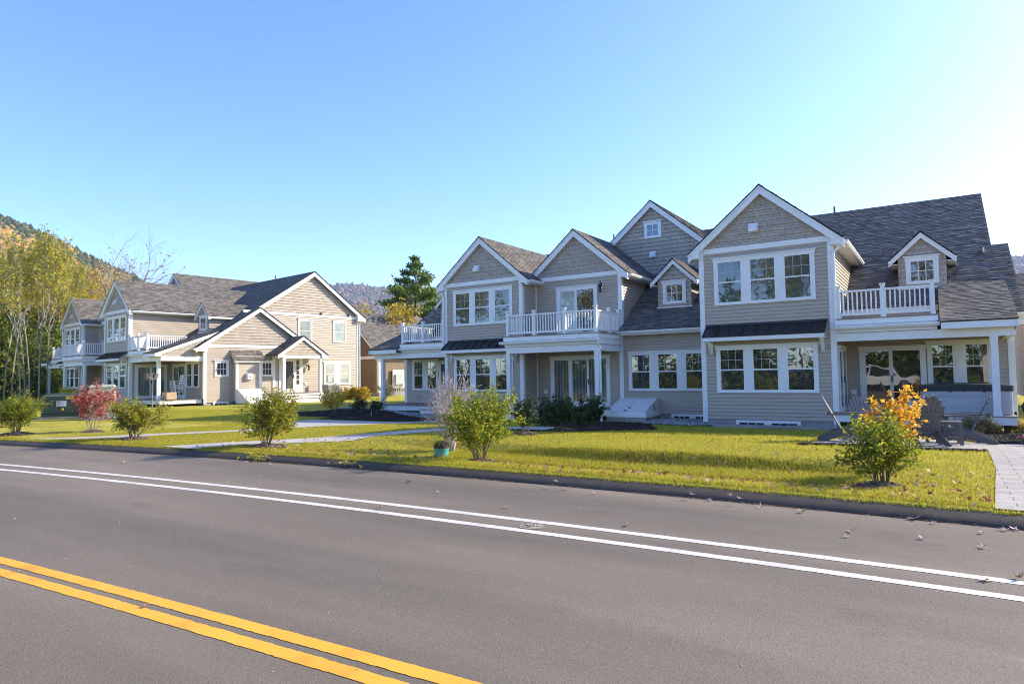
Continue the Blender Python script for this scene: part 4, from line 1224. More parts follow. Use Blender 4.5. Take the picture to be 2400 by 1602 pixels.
M['bark'] = noisy('shrub_bark', (.10, .075, .05), (.20, .155, .11), 30, .9)
M['greybark'] = noisy('grey_twig', (.22, .18, .16), (.40, .34, .31), 30, .9)
M['twig'] = noisy('pale_twig', (.42, .35, .32), (.62, .54, .50), 30, .9)
M['birch'] = noisy('pale_trunk', (.16, .14, .115), (.42, .37, .30), 3, .9, 6, .5, 20)
M['trunk'] = noisy('dark_trunk', (.07, .055, .042), (.15, .12, .095), 5, .95, 6, .5, 20)
M['leaf_bay'] = island('bayberry_leaf', [(0, (.09, .16, .016)), (.4, (.20, .28, .02)), (.75, (.40, .41, .03)), (.93, (.54, .46, .04)), (1, (.58, .36, .06))], .45, .5, .25)
M['leaf_bay2'] = island('bayberry_leaf_turning', [(0, (.10, .17, .016)), (.35, (.23, .29, .022)), (.7, (.46, .42, .04)), (1, (.60, .40, .07))], .45, .5, .25)
M['leaf_dark'] = island('rhododendron_leaf', [(0, (.022, .045, .012)), (.6, (.045, .08, .018)), (1, (.08, .11, .028))], .4, .3, .4)
M['leaf_red'] = island('crimson_leaf', [(0, (.36, .05, .045)), (.5, (.55, .11, .08)), (1, (.68, .27, .18))], .45, .45, .3)
M['leaf_orange'] = island('amber_leaf', [(0, (.60, .27, .025)), (.5, (.76, .42, .04)), (1, (.82, .56, .08))], .45, .5, .3)
M['leaf_yellow'] = island('yellow_leaf', [(0, (.50, .30, .03)), (.5, (.70, .46, .04)), (1, (.80, .60, .07))], .5, .45, .3)
M['leaf_gold'] = island('gold_crown_leaf', [(0, (.36, .24, .02)), (.5, (.52, .37, .03)), (1, (.60, .46, .07))], .5, .45, .2)
M['leaf_ygreen'] = island('yellow_green_leaf', [(0, (.24, .28, .03)), (.45, (.46, .44, .05)), (.8, (.64, .53, .06)), (1, (.70, .48, .07))], .55, .5, .1)
M['leaf_mix'] = island('autumn_mixed_leaf', [(0, (.24, .26, .03)), (.4, (.52, .44, .06)), (.7, (.66, .46, .07)), (1, (.66, .30, .07))], .55, .5, .1)
M['leaf_rust'] = island('rust_leaf', [(0, (.30, .12, .04)), (.5, (.42, .16, .05)), (1, (.48, .24, .08))], .55, .4, .2)
M['needle'] = island('hemlock_needle', [(0, (.06, .11, .022)), (.5, (.14, .20, .035)), (1, (.32, .32, .05))], .6, .4, .15)
M['pine'] = island('white_pine_needle', [(0, (.07, .13, .035)), (.5, (.14, .21, .045)), (1, (.26, .31, .06))], .55, .4, .15)
M['greytuft'] = island('silvery_foliage', [(0, (.16, .18, .11)), (1, (.32, .32, .20))], .7, .3)
M['strawtuft'] = island('straw_yellow_foliage', [(0, (.34, .25, .07)), (1, (.56, .42, .14))], .7, .35)


def shrub(name, label, loc, h, w, mat, seed, stems=11, n_leaf=2600, size=(.035, .065), bark='bark', group=None, lean=.46, lf=1.5, cat='shrub', bare_low=.2, aspect=.42, depth=2, mound=True, r0=.011, extra=None, nch=(5, 5), minr=.0022):
    t = thing(name, label, cat, loc, 0, group); P = Plant(seed); r = P.r
    L = h/(1+.62+.38)*1.12
    for k in range(stems):
        a = 2*math.pi*(k+r.random()*.7)/stems; out = lean*r.uniform(.25, 1)*w/h
        d = V((math.cos(a)*out, math.sin(a)*out, 1)).normalized()
        P.grow(V((math.cos(a)*.06, math.sin(a)*.06, -.02)), d, L*r.uniform(.75, 1.1), r0*r.uniform(.7, 1.2), depth, .62, list(nch), .16, .03, .62, 3, .32)
    P.wood('stems', bark, t, (3, 4, 5), minr)
    pts = along(P.tips, int(n_leaf*lf), r, .03*h, 0.0)
    pts = [p for p in pts if p[2] > h*bare_low]
    leaves(pts, (size[0]*1.12, size[1]*1.15), mat, 'foliage', t, seed+1, aspect*1.12)
    if extra:
        m2, n2, s2 = extra; hi = [p for p in along(P.tips, n2*3, r, .02, .3) if p[2] > h*.55][:n2]; leaves(hi, s2, m2, 'turning_leaves', t, seed+2, .7)
    if mound:
        o = scatter_chips_local('mulch_ring', t, seed, .30 if w < 1.2 else .42, 420)
    return t


def scatter_chips_local(name, parent, seed, rad, n):
    r = random.Random(seed); vs_, fs_ = [], []
    for k in range(n):
        a, q = r.uniform(0, 6.283), rad*r.random()**.6; x, y = math.cos(a)*q*1.2, math.sin(a)*q; z = .075*(1-(q/rad)**2)
        m_ = Matrix.Rotation(r.uniform(0, 6.28), 3, 'Z') @ Matrix.Rotation(r.uniform(-.6, .6), 3, 'X'); a1, b1, c1 = r.uniform(.012, .035), r.uniform(.008, .018), r.uniform(.004, .01); i = len(vs_)
        for sx, sy, sz in ((-1, -1, -1), (1, -1, -1), (1, 1, -1), (-1, 1, -1), (-1, -1, 1), (1, -1, 1), (1, 1, 1), (-1, 1, 1)):
            p = m_ @ V((sx*a1, sy*b1, sz*c1)); vs_.append((x+p.x, y+p.y, z+p.z))
        fs_ += [[i+k2 for k2 in f] for f in ((3, 2, 1, 0), (4, 5, 6, 7), (0, 1, 5, 4), (1, 2, 6, 5), (2, 3, 7, 6), (3, 0, 4, 7))]
    # a low cone of soil under the chips
    b = len(vs_); N = 18; vs_ += [(math.cos(2*math.pi*k/N)*rad*1.25*(1+.15*math.sin(k*2.3+seed)), math.sin(2*math.pi*k/N)*rad*1.05*(1+.12*math.sin(k*1.7+seed)), -.01) for k in range(N)] + [(0, 0, .08)]
    tri = [[b+k, b+(k+1) % N, b+N, b+N] for k in range(N)]
    mb = MB('mulchring'); [mb.poly([vs_[q] for q in f]) for f in fs_]; [mb.poly([vs_[q] for q in f[:3]]) for f in tri]
    o = mb.build(name, parent); return o


M['mulchring'] = island('shrub_mulch', [(0, (.08, .055, .038)), (.6, (.17, .12, .08)), (1, (.33, .26, .19))], .95)
G = lambda px, py: at_px(px, py)
GB = 'bayberry shrubs along the kerb'
shrub('bayberry_shrub', 'green kerbside shrub at the left end of the row, before the green transformer box', G(38, 1018), 1.20, 1.25, 'leaf_bay', 101, 14, 3600, (.04, .07), group=GB)
shrub('bayberry_shrub', 'rounded kerbside shrub to the right of the red-leaved shrub', G(312, 1030), 1.16, 1.35, 'leaf_bay2', 102, 14, 3400, (.04, .07), group=GB)
shrub('bayberry_shrub', 'wide yellow-green kerbside shrub in front of the chimney chase of the far house', G(624, 1047), 1.30, 1.35, 'leaf_bay2', 103, 12, 4200, (.04, .07), group=GB)
shrub('bayberry_shrub', 'tallest kerbside shrub, bright green beside the teal pipe', G(1125, 1084), 1.48, 1.15, 'leaf_bay', 104, 13, 5200, (.04, .072), group=GB)
shrub('bayberry_shrub', 'kerbside shrub at the right, in front of the patio chairs', G(2066, 1142), .98, .66, 'leaf_bay', 105, 13, 3200, (.035, .062), group=GB)
shrub('amber_shrub', 'shrub with amber orange leaves standing behind the kerbside shrub by the patio', G(2096, 1105), 1.34, .72, 'leaf_orange', 106, 7, 800, (.05, .085), bare_low=.38, aspect=.75, mound=False, nch=(4, 4))
shrub('red_shrub', 'crimson-leaved shrub in front of the pale green cabinet', G(218, 1012), 1.5, .85, 'leaf_red', 107, 7, 900, (.055, .10), bark='greybark', bare_low=.22, aspect=.5, nch=(4, 5))
shrub('bare_shrub', 'leafless grey twiggy shrub beside the tallest kerbside shrub', G(1058, 1056), 1.75, .55, 'leaf_rust', 108, 30, 26, (.02, .04), bark='twig', bare_low=.3, mound=False, r0=.012, lean=.55, nch=(4, 3), minr=.0045)
GD = 'dark evergreen shrubs before the middle porch'
shrub('evergreen_shrub', 'dark evergreen shrub by the paving, left of the dark pair before the middle porch', G(1312, 1010), .95, 1.25, 'leaf_dark', 109, 10, 2600, (.05, .09), group=GD, bare_low=.15)
shrub('evergreen_shrub', 'dark evergreen shrub at the foot of the porch downspout', G(1378, 1006), 1.05, 1.35, 'leaf_dark', 110, 10, 3000, (.05, .09), group=GD, bare_low=.1)
shrub('evergreen_shrub', 'small dark evergreen shrub just behind the tallest kerbside shrub', G(1232, 1018), .95, .75, 'leaf_dark', 111, 8, 1300, (.05, .08), group=GD, bare_low=.25)
shrub('yellow_shrub', 'slender yellow shrub at the mulch bed of the concrete walk', G(784, 972), 1.3, .6, 'leaf_yellow', 112, 6, 700, (.06, .10), aspect=.6, bare_low=.2, mound=False)
GS = 'low dark shrubs in the bed beside the left porch'
shrub('low_shrub', 'small dark shrub in the mulch bed, nearer the yellow shrub', G(846, 968), .75, .7, 'leaf_dark', 113, 7, 620, (.05, .09), group=GS, mound=False)
shrub('low_shrub', 'small reddish dark shrub at the corner of the left porch floor', G(882, 969), .72, .7, 'leaf_rustdark' if 'leaf_rustdark' in M else 'leaf_dark', 114, 7, 480, (.05, .09), group=GS, mound=False)
shrub('hedge_shrub', 'long golden yellow hedge against the end wall of the far house', LW(-36.9, 27.3, .12), 1.15, 2.6, 'leaf_gold', 115, 16, 3600, (.07, .13), mound=False, bare_low=.02, lean=1.5, aspect=.6)
shrub('silvery_shrub', 'silvery green shrub right of the golden hedge', LW(-36.6, 29.6, .12), 1.1, 1.3, 'greytuft', 116, 12, 1500, (.08, .16), mound=False, bare_low=.02, aspect=.2)
shrub('golden_shrub', 'round yellow-green shrub behind the green kerbside shrub right of the red one', LW(-43.4, 12.6, .15), 1.25, 1.6, 'leaf_ygreen', 117, 12, 2300, (.06, .10), mound=False, bare_low=.05)
for k, (px, py, hh, lb) in enumerate(((2228, 1010, .48, 'straw yellow tuft behind the reclining chair back'), (2296, 1015, .62, 'largest straw yellow tuft under the porch post'), (2392, 1012, .36, 'straw yellow tuft beside the covered grill'))):
    shrub('straw_tuft', lb, G(px, py), hh, hh*1.3, 'strawtuft', 120+k, 14, 900, (.05, .10), mound=False, bare_low=.02, aspect=.16, group='straw yellow tufts in the patio bed', lean=1.2)
shrub('grey_tuft', 'thin grey-green plant against the porch skirt behind the patio chairs', G(2192, 1003), .62, .45, 'greytuft', 125, 6, 130, (.03, .06), bark='greybark', mound=False, bare_low=.3)
# lollipop tree on the far porch side
t = thing('standard_tree', 'small bare lollipop tree on a thin stem by the far porch post', 'tree', LW(-37.4, 14.6, .15)); P = Plant(130)
tk = MB('greybark'); tk.tube((0, 0, -.05), (.02, 0, 1.55), .028, .022, 6); tk.build('trunk', t)
for k in range(26):
    a = P.r.uniform(0, 6.283); P.grow(V((.02, 0, 1.5)), V((math.cos(a)*.9, math.sin(a)*.9, P.r.uniform(.1, 1.3))).normalized(), .32, .008, 1, .5, [4], .15, .02, .7, 2)
P.wood('crown', 'greybark', t, (3, 3), .004)


# ------------------------------------------------------------------ trees
def broadleaf(name, label, loc, h, mat, seed, bark='trunk', n_leaf=2600, size=(.22, .42), trunk_f=.28, r0=None, spread=.62, nch=(4, 4, 4), up=.06, bare=False, lean=0.0, depth=3, group=None, sc=1.0, shrink=.66, jit=.35):
    t = thing(name, label, 'tree', loc, random.Random(seed).uniform(0, 6.28), group); P = Plant(seed); r = P.r
    r0 = r0 or h*.013; L0 = h*trunk_f
    d = V((lean*r.uniform(-1, 1), lean*r.uniform(-1, 1), 1)).normalized()
    Lm = (h-L0)/(1+shrink+shrink**2)*1.1
    P.grow(V((0, 0, -.2)), d, L0, r0, 0, 0, 0, .03, .02, 1, 4); pts, dd = P.tips.pop(); top = pts[-1]
    for k in range(2 if bare else 3):
        a = 2*math.pi*(k+r.random()*.5)/3; q = V((math.cos(a)*.38, math.sin(a)*.38, 1)).normalized()
        P.grow(top-V((0, 0, L0*.12*k)), q, Lm, r0*.62, depth, spread, list(nch), .13, up, shrink, 3, .3)
    P.wood('trunk', bark, t, (3, 3, 4, 5), .012 if not bare else .011)
    if n_leaf:
        leaves(along(P.tips, n_leaf, r, jit, 0.0), size, mat, 'crown', t, seed+1, .75)
    t.scale = (sc, sc, sc); return t


def conifer(name, label, loc, h, w, mat, seed, group=None, layers=16, base=.12, plume=False, droop=.25, dens=1.0):
    t = thing(name, label, 'tree', loc, random.Random(seed).uniform(0, 6.28), group); r = random.Random(seed)
    tk = MB('trunk'); tk.tube((0, 0, -.2), (0, 0, h*.55), h*.014, h*.009, 6); tk.tube((0, 0, h*.55), (0, 0, h), h*.009, h*.002, 5)
    br = []; P3 = []
    for k in range(layers):
        f = base+(1-base)*(k/(layers-1))**.95; z = h*f; L = w*.5*((1-f)**.75*1.05+.04)*r.uniform(.8, 1.1)
        nb = max(3, int(7*(1-f*.5)))
        for b in range(nb):
            a = 2*math.pi*(b+r.random())/nb; Lb = L*r.uniform(.65, 1.2); q = V((math.cos(a), math.sin(a), -droop+(.55 if plume else .2)*f)); Lb *= r.uniform(.6, 1.1) if plume else 1
            e = V((0, 0, z))+q*Lb; m_ = V((0, 0, z))+q*Lb*.5+V((0, 0, .06*Lb))
            tk.tube((0, 0, z), m_, .012*h*(1-f)*.35+.008, .012, 3, cap=False); tk.tube(m_, e, .012, .006, 3, cap=False)
            n = int((26 if plume else 20)*dens*max(.5, Lb))
            for _ in range(n):
                s = r.random()**.6 if not plume else .3+.7*r.random()**.7
                p = V((0, 0, z)).lerp(m_, s*2) if s < .5 else m_.lerp(e, s*2-1)
                sp = .16*Lb*(1.15-s*.5); P3.append((p.x+r.gauss(0, sp), p.y+r.gauss(0, sp), p.z+r.gauss(0, sp*.35)+(.1 if plume else -.04)*Lb*.3))
    tk.build('trunk', t, smooth=True)
    leaves(P3, (.28, .55) if not plume else (.35, .7), mat, 'crown', t, seed+1, .32, .12)
    return t


def place(px, dist, z=0.1): return bearing(px, dist, z)


rs = random.Random(77)
# the wood left of the far house: pale trunks, yellowing crowns, dark hemlocks below
proto = {
 'bare': broadleaf('bare_birch', 'tall pale trunked tree, nearly leafless, nearest the left edge', place(48, 60), 13.0, 'leaf_ygreen', 201, 'birch', 1500, (.12, .25), .55, .075, .36, (5, 5, 4), .06, True, .03, jit=.2),
 'yg': broadleaf('maple_tree', 'yellow-green maple standing at the left of the wood', place(-10, 84), 14.0, 'leaf_ygreen', 202, 'birch', 5200, (.16, .32), .30, .13, .6, jit=.4),
 'mix': broadleaf('maple_tree', 'tawny autumn maple above the far house porch', place(150, 88), 14.6, 'leaf_mix', 203, 'birch', 4200, (.16, .32), .32, .13, .6, jit=.4),
 'hem': conifer('hemlock_tree', 'dark hemlock at the left edge of the wood', place(5, 70), 6.8, 4.6, 'needle', 204, dens=1.15),
}
GW = 'trees of the wood left of the far house'
for o in proto.values(): o['group'] = GW


def clone(key, label, px, dist, sc):
    c = copy_tree(proto[key]); c.location = place(px, dist); c.rotation_euler = (0, 0, rs.uniform(0, 6.28)); c.scale = (sc*rs.uniform(.92, 1.08), sc*rs.uniform(.92, 1.08), sc); c['label'] = label; c['group'] = GW; return c


for k, (key, px, d, sc, lb) in enumerate([
  ('bare', 92, 59, .97, 'leaning pale trunked tree left of the far house, its trunk forked low'),
  ('bare', 112, 62, .9, 'slender pale tree just right of the forked pale trunk'),
  ('bare', 28, 64, .92, 'thin pale trunk behind the tallest bare tree'),
  ('bare', 10, 58, .8, 'thin straight pale trunk by the left margin'),
  ('bare', 70, 66, 1.0, 'pale leafless tree in the second row of the wood'),
  ('bare', 160, 84, 1.1, 'pale branched tree just over the far gable'),
  ('bare', 58, 63, .86, 'thin pale tree close beside the tallest one'), ('bare', 80, 70, 1.02, 'thin pale tree between the leaning and the tallest'), ('bare', 125, 72, .95, 'thin pale tree just left of the far gable'), ('bare', 38, 74, 1.0, 'thin pale tree in the second row by the left margin'),
  ('yg', 60, 96, 1.05, 'yellow-green crown behind the tallest pale trees'),
  ('yg', 118, 94, 1.0, 'broad yellow-green crown left of the far gable'),
  ('yg', 200, 98, 1.08, 'yellow-green crown between the two left gables'),
  ('mix', 20, 104, 1.12, 'tawny crown high at the left margin'),
  ('mix', 88, 106, 1.08, 'tawny crown behind the pale trees'),
  ('mix', 238, 104, 1.0, 'orange tawny crown over the near left gable'),
  ('yg', 168, 110, 1.2, 'tallest yellow-green crown over the far gable'),
  ('mix', 275, 112, .95, 'rusty low crown behind the left roof ridge'),
  ('yg', -40, 92, 1.0, 'yellow-green crown partly beyond the left margin'),
  ('hem', 40, 70, .8, 'dark hemlock at the foot of the tallest pale tree'),
  ('hem', 75, 74, .9, 'dark hemlock between the pale trunks'),
  ('hem', 108, 70, .8, 'dark hemlock left of the far porch post'),
  ('hem', 132, 72, 1.0, 'dark hemlock behind the far porch post'),
  ('hem', 20, 74, 1.25, 'taller dark hemlock set back at the left margin'),
  ('hem', 92, 78, 1.2, 'taller dark hemlock set back in the wood'),
  ('hem', 150, 80, 1.1, 'dark hemlock glimpsed under the far porch roof'),
  ('hem', -20, 70, 1.1, 'dark hemlock partly beyond the left margin'),
  ('hem', 56, 84, 1.35, 'dark hemlock behind the pair of pale trunks'),
  ('hem', 120, 88, 1.3, 'dark hemlock deep in the wood by the far house')]):
    clone(key, lb, px, d, sc)
broadleaf('bare_tree', 'large bare spreading tree rising behind the left roofs', place(268, 84), 18.5, 'leaf_rust', 240, 'greybark', 160, (.18, .3), .3, .24, .75, (5, 5, 5), .03, True, .1, jit=.1)
conifer('pine_tree', 'tall white pine behind the garage roof', place(975, 70), 13.8, 12.5, 'pine', 241, None, 13, .14, True, .06, 3.4)
broadleaf('gold_tree', 'golden yellow tree in front of the tall pine', place(930, 58), 8.4, 'leaf_gold', 242, 'birch', 3600, (.16, .30), .25, .12, .72, (4, 4, 4), .05, False, jit=.22)
# trees across the road, behind the viewpoint (they stand in the window reflections)
GA = 'trees on the other side of the road'
for k, (x, y, key, sc, lb) in enumerate([(-30, -14, 'yg', .9, 'yellow-green maple across the road, far left'), (-22, -18, 'mix', .95, 'tawny maple across the road, left'), (-14, -13, 'hem', 1.2, 'hemlock across the road, left of the parked car'),
    (-8.5, -17, 'yg', 1.0, 'yellow-green maple across the road behind the parked car'), (-3, -20, 'hem', 1.5, 'tall hemlock across the road behind the parked car'), (2, -16, 'mix', 1.0, 'tawny maple across the road right of the parked car'), (8, -19, 'hem', 1.3, 'hemlock across the road, right'),
    (-18, -26, 'hem', 1.6, 'tall hemlock deep across the road'), (-38, -20, 'hem', 1.4, 'hemlock across the road, far left'), (14, -15, 'yg', .95, 'yellow-green maple across the road, far right'), (-11, -24, 'mix', 1.15, 'tawny maple deep across the road')]):
    c = copy_tree(proto[key]); c.location = (x, y, .1); c.rotation_euler = (0, 0, rs.uniform(0, 6.28)); c.scale = (sc, sc, sc); c['label'] = lb; c['group'] = GA

rv = random.Random(31)
for k in range(14):
    x, y = -72-3.4*k, 2+((k*7) % 5)*5.5; key = ('hem', 'yg', 'hem', 'mix')[k % 4]; c = copy_tree(proto[key]); sc = rv.uniform(1.0, 1.35); c.location = (x, y, 0); c.scale = (sc*1.2, sc*1.2, sc); c.rotation_euler = (0, 0, rv.uniform(0, 6.28))
    c['label'] = 'tree standing left of the picture where the road bends away, number ' + str(k+1) + ' going away'; c['group'] = 'trees left of the picture'
nth = ['first', 'second', 'third', 'fourth', 'fifth', 'sixth', 'seventh', 'eighth', 'ninth', 'tenth', 'eleventh', 'twelfth', 'thirteenth', 'fourteenth', 'fifteenth', 'sixteenth', 'seventeenth', 'eighteenth']
for k in range(18):
    x = -40+3.2*k; c = copy_tree(proto['hem']); c.location = (x+rv.uniform(-1, 1), -11.5-rv.uniform(0, 4.5), -.3); sc = rv.uniform(.75, 1.15); c.scale = (sc*1.25, sc*1.25, sc); c.rotation_euler = (0, 0, rv.uniform(0, 6.28))
    c['label'] = 'low hemlock of the front row across the road, ' + nth[k] + ' from the left'; c['group'] = GA
for k in range(16):
    x = -112+4.6*k; key = ('hem', 'yg', 'hem', 'hem')[k % 4]; c = copy_tree(proto[key]); c.location = (x+rv.uniform(-1.5, 1.5), kerb_y(max(-90, x))-19-rv.uniform(0, 9), .0); sc = rv.uniform(.85, 1.2); c.scale = (sc*1.15, sc*1.15, sc); c.rotation_euler = (0, 0, rv.uniform(0, 6.28))
    c['label'] = 'tree of the wood down the road on its near side, ' + nth[k] + ' from the far end'; c['group'] = GA

# ------------------------------------------------------------------ hills and far forest
def interp(tab, x):
    if x <= tab[0][0]: return tab[0][1]
    for (a, b), (c, d) in zip(tab, tab[1:]):
        if x <= c: return b+(d-b)*(x-a)/(c-a)
    return tab[-1][1]


def hill_mat(name, stops, sc):
    m, n, l, b = new_mat(name); t = tex_noise(n, l, sc, 6); r = ramp(n, l, t.outputs[0], stops); l.new(r.outputs[0], b.inputs['Base Color']); b.inputs['Roughness'].default_value = 1; b.inputs['Specular IOR Level'].default_value = 0
    return m


def hill(name, tab, d0, d1, mats, forest, seed, n_crown, crown, px0, px1, step, horizon=lambda px: 897.6-.0158*px, top=1.0, split=None):
    """a slope whose skyline follows the surveyed heights, with a forest of separate crowns on it"""
    rows = [0, .12, .25, .4, .55, .7, .82, .92, 1.0, 1.06, 1.15]; pxs = spaced([(px0, px1, step)]); vs_ = []
    def ht(px): return max(2, (horizon(px)-interp(tab, px))/F_PX*d1)
    rg = random.Random(seed)
    def surf(px, f):
        D = d0+(d1-d0)*f; H = ht(px)*top
        z = H*(f**.9) if f <= 1 else H*(1-(f-1)*2.5)
        p = bearing(px, D/math.cos(0), 0); ctr = bearing(1200, 1); z += H*.05*noise.noise(V((p.x*.006, p.y*.006, seed)))*min(1, f*3)*(1 if f < .9 else .25)
        # D is the distance along the map; the skyline needs the depth along the view
        k = 1/math.cos(math.atan((px-1200)/F_PX)); return V((p.x*k, p.y*k, z))
    for px in pxs:
        for f in rows: p = surf(px, f); vs_.append((p.x, p.y, p.z))
    nr = len(rows)
    fa = np.array([[i*nr+j, (i+1)*nr+j, (i+1)*nr+j+1, i*nr+j+1] for i in range(len(pxs)-1) for j in range(nr-1)], dtype=np.int32)
    o = fast_mesh(name, np.array(vs_), fa, [mats], smooth=True); o['kind'] = 'structure'
    ico = [V(p).normalized() for p in ((0, 0, 1.2), (.9, 0, .35), (.28, .85, .4), (-.72, .53, .3), (-.72, -.53, .42), (.28, -.85, .33), (.6, .4, -.5), (-.3, .7, -.5), (-.7, 0, -.5), (-.3, -.7, -.5), (.6, -.4, -.5))]
    tri = [(0, 1, 2), (0, 2, 3), (0, 3, 4), (0, 4, 5), (0, 5, 1), (1, 6, 2), (2, 6, 7), (2, 7, 3), (3, 7, 8), (3, 8, 4), (4, 8, 9), (4, 9, 5), (5, 9, 10), (5, 10, 1), (1, 10, 6)]
    sets = {}
    for k in range(n_crown):
        px = rg.uniform(px0, px1); f = rg.uniform(.05, 1.0)**.7; p = surf(px, f); s = rg.uniform(*crown); con = rg.random() < (split(px, f) if split else .3)
        key = 'c' if con else 'd'; vv, ff, mm = sets.setdefault(key, ([], [], [])); i = len(vv)
        hs = s*(1.5 if con else 1.0)*rg.uniform(.8, 1.2); ws = s*(.7 if con else 1.0); rz = rg.uniform(0, 6.28); c_, s_ = math.cos(rz), math.sin(rz)
        for q in ico:
            j = rg.uniform(.75, 1.25); taper = (1.15-.7*(q.z+.6)/1.6) if con else 1
            x, y = q.x*ws*j*taper, q.y*ws*j*taper; vv.append((p.x+x*c_-y*s_, p.y+x*s_+y*c_, p.z+hs*.35+q.z*hs*j*.7))
        ff += [[i+a for a in t_] for t_ in tri]
    for key, (vv, ff, mm) in sets.items():
        fo = fast_mesh('hill_forest', np.array(vv), np.array(ff, dtype=np.int32), [M[forest[key]]]); fo['kind'] = 'stuff'


M['far_con'] = island('hill_spruce', [(0, (.030, .048, .024)), (1, (.062, .085, .036))], .9)
M['far_dec'] = island('hill_autumn', [(0, (.26, .20, .06)), (.35, (.38, .25, .07)), (.6, (.42, .21, .065)), (.8, (.42, .15, .055)), (1, (.26, .21, .07))], .9)
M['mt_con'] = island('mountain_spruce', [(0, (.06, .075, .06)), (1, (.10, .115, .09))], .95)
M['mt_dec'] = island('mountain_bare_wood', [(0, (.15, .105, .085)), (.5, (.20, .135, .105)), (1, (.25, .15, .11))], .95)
M['hillside'] = hill_mat('hillside', [(.3, (.05, .06, .02)), (.7, (.16, .12, .05))], .02)
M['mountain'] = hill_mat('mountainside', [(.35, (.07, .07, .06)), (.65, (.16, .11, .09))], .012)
hill('hillside', [(-700, 380), (-300, 420), (0, 507), (60, 530), (125, 560), (200, 598), (270, 632), (340, 664), (400, 700), (520, 800), (600, 870)], 150, 520, M['hillside'], {'c': 'far_con', 'd': 'far_dec'}, 5, 13000, (1.7, 3.4), -420, 560, 20,
     split=lambda px, f: .6 if f > .78-.0004*max(0, px) else .10)
hill('mountain', [(300, 700), (600, 690), (700, 678), (772, 671), (800, 668), (835, 670), (900, 677), (1000, 679), (1060, 682), (1400, 690), (1900, 650), (2300, 610), (2420, 604), (2700, 600), (3200, 640)], 1100, 2300, M['mountain'], {'c': 'mt_con', 'd': 'mt_dec'}, 6, 15000, (6, 11), 640, 2500, 40,
     split=lambda px, f: .6 if f > .9 else .22)
# ------------------------------------------------------------------ garage and neighbouring house
g = thing('garage', 'brown board-clad garage with a grey roof between the two double houses', 'garage', LW(-39.96, 31.65, .2), -.1304768)
setxf()
w_ = MB('brown', 'brownshake', 'white', 'concrete'); D, W, Hh = 7.5, 7.6, 2.9
e, fr_ = Fr(0, 0, 'right'), Fr(0, 0, 'front')
w_.poly([e.p(0, 0, .25), e.p(D, 0, .25), e.p(D, 0, Hh), e.p(0, 0, Hh)], [(0, .25), (D, .25), (D, Hh), (0, Hh)], 0)
w_.poly([fr_.p(-W, 0, .25), fr_.p(0, 0, .25), fr_.p(0, 0, Hh), fr_.p(-W, 0, Hh)], [(-W, .25), (0, .25), (0, Hh), (-W, Hh)], 0)
siding(w_, fr_, [(-W, Hh), (0, Hh), (-W/2, Hh+3.35)], .175, .022, 1, Hh)
w_.poly([(-W, D, .2), (-W, 0, .2), (-W, 0, Hh), (-W, D, Hh)], None, 0); w_.poly([(0, D, .2), (-W, D, .2), (-W, D, Hh), (-W/2, D, Hh+3.3), (0, D, Hh)], None, 0)
wo = w_.build('wall', g)
t = MB('white'); fbox(t, fr_, -W, 0, Hh-.1, Hh+.12, 0, .04); fbox(t, fr_, -.2, .02, .2, Hh-.1, 0, .03); fbox(t, e, 0, .2, .2, Hh-.1, 0, .03); fbox(t, e, 0, D, Hh-.18, Hh, 0, .035)
rakeboard(t, fr_, [(-W/2, Hh+3.68), (.42, Hh+.02)], .24, .2, .24); rakeboard(t, fr_, [(-W-.42, Hh+.02), (-W/2, Hh+3.68)], .24, .2, .24)
fbox(t, e, 3.6, 3.75, .25, 2.5, 0, .04); t.build('trim', g)
f = MB('concrete'); f.box(-W+.03, .03, -.03, D, -.6, .25); f.build('foundation', g)
r = MB('roof', 'roofedge'); roof(r, (.42, -.25, Hh+.05), (.42, D+.2, Hh+.05), (-W/2, D+.2, Hh+3.72), (-W/2, -.25, Hh+3.72)); roof(r, (-W-.42, D+.2, Hh+.05), (-W-.42, -.25, Hh+.05), (-W/2, -.25, Hh+3.72), (-W/2, D+.2, Hh+3.72), .25)
ridgecap(r, (-W/2, -.25, Hh+3.72), (-W/2, D+.2, Hh+3.72), .14, .87); r.build('roof', g)
mt = thing('meter_box', 'white electric meter cabinet on the garage wall behind the left porch post', 'meter box', LW(-39.9, 31.65, .2), -.1304768)
b = MB('white'); b.box(.03, .14, 1.2, 2.3, .55, 1.95); mo = b.build('back_panel', mt)
b = MB('greybox', 'dark'); M['greybox'] = noisy('grey_steel_box', (.42, .44, .42), (.52, .54, .51), 3, .5); b.mats = ['greybox', 'dark']
b.box(.14, .34, 1.35, 1.95, .85, 1.6); b.box(.14, .3, 2.0, 2.25, .7, 1.0); b.box(.34, .345, 1.4, 1.9, 1.2, 1.21, 1); b.build('cabinet', mt)
b = MB('greybox')
for y in (1.45, 1.65, 1.85): b.tube((.24, y, 0), (.24, y, .85), .03, .03, 6)
b.build('conduit', mt)

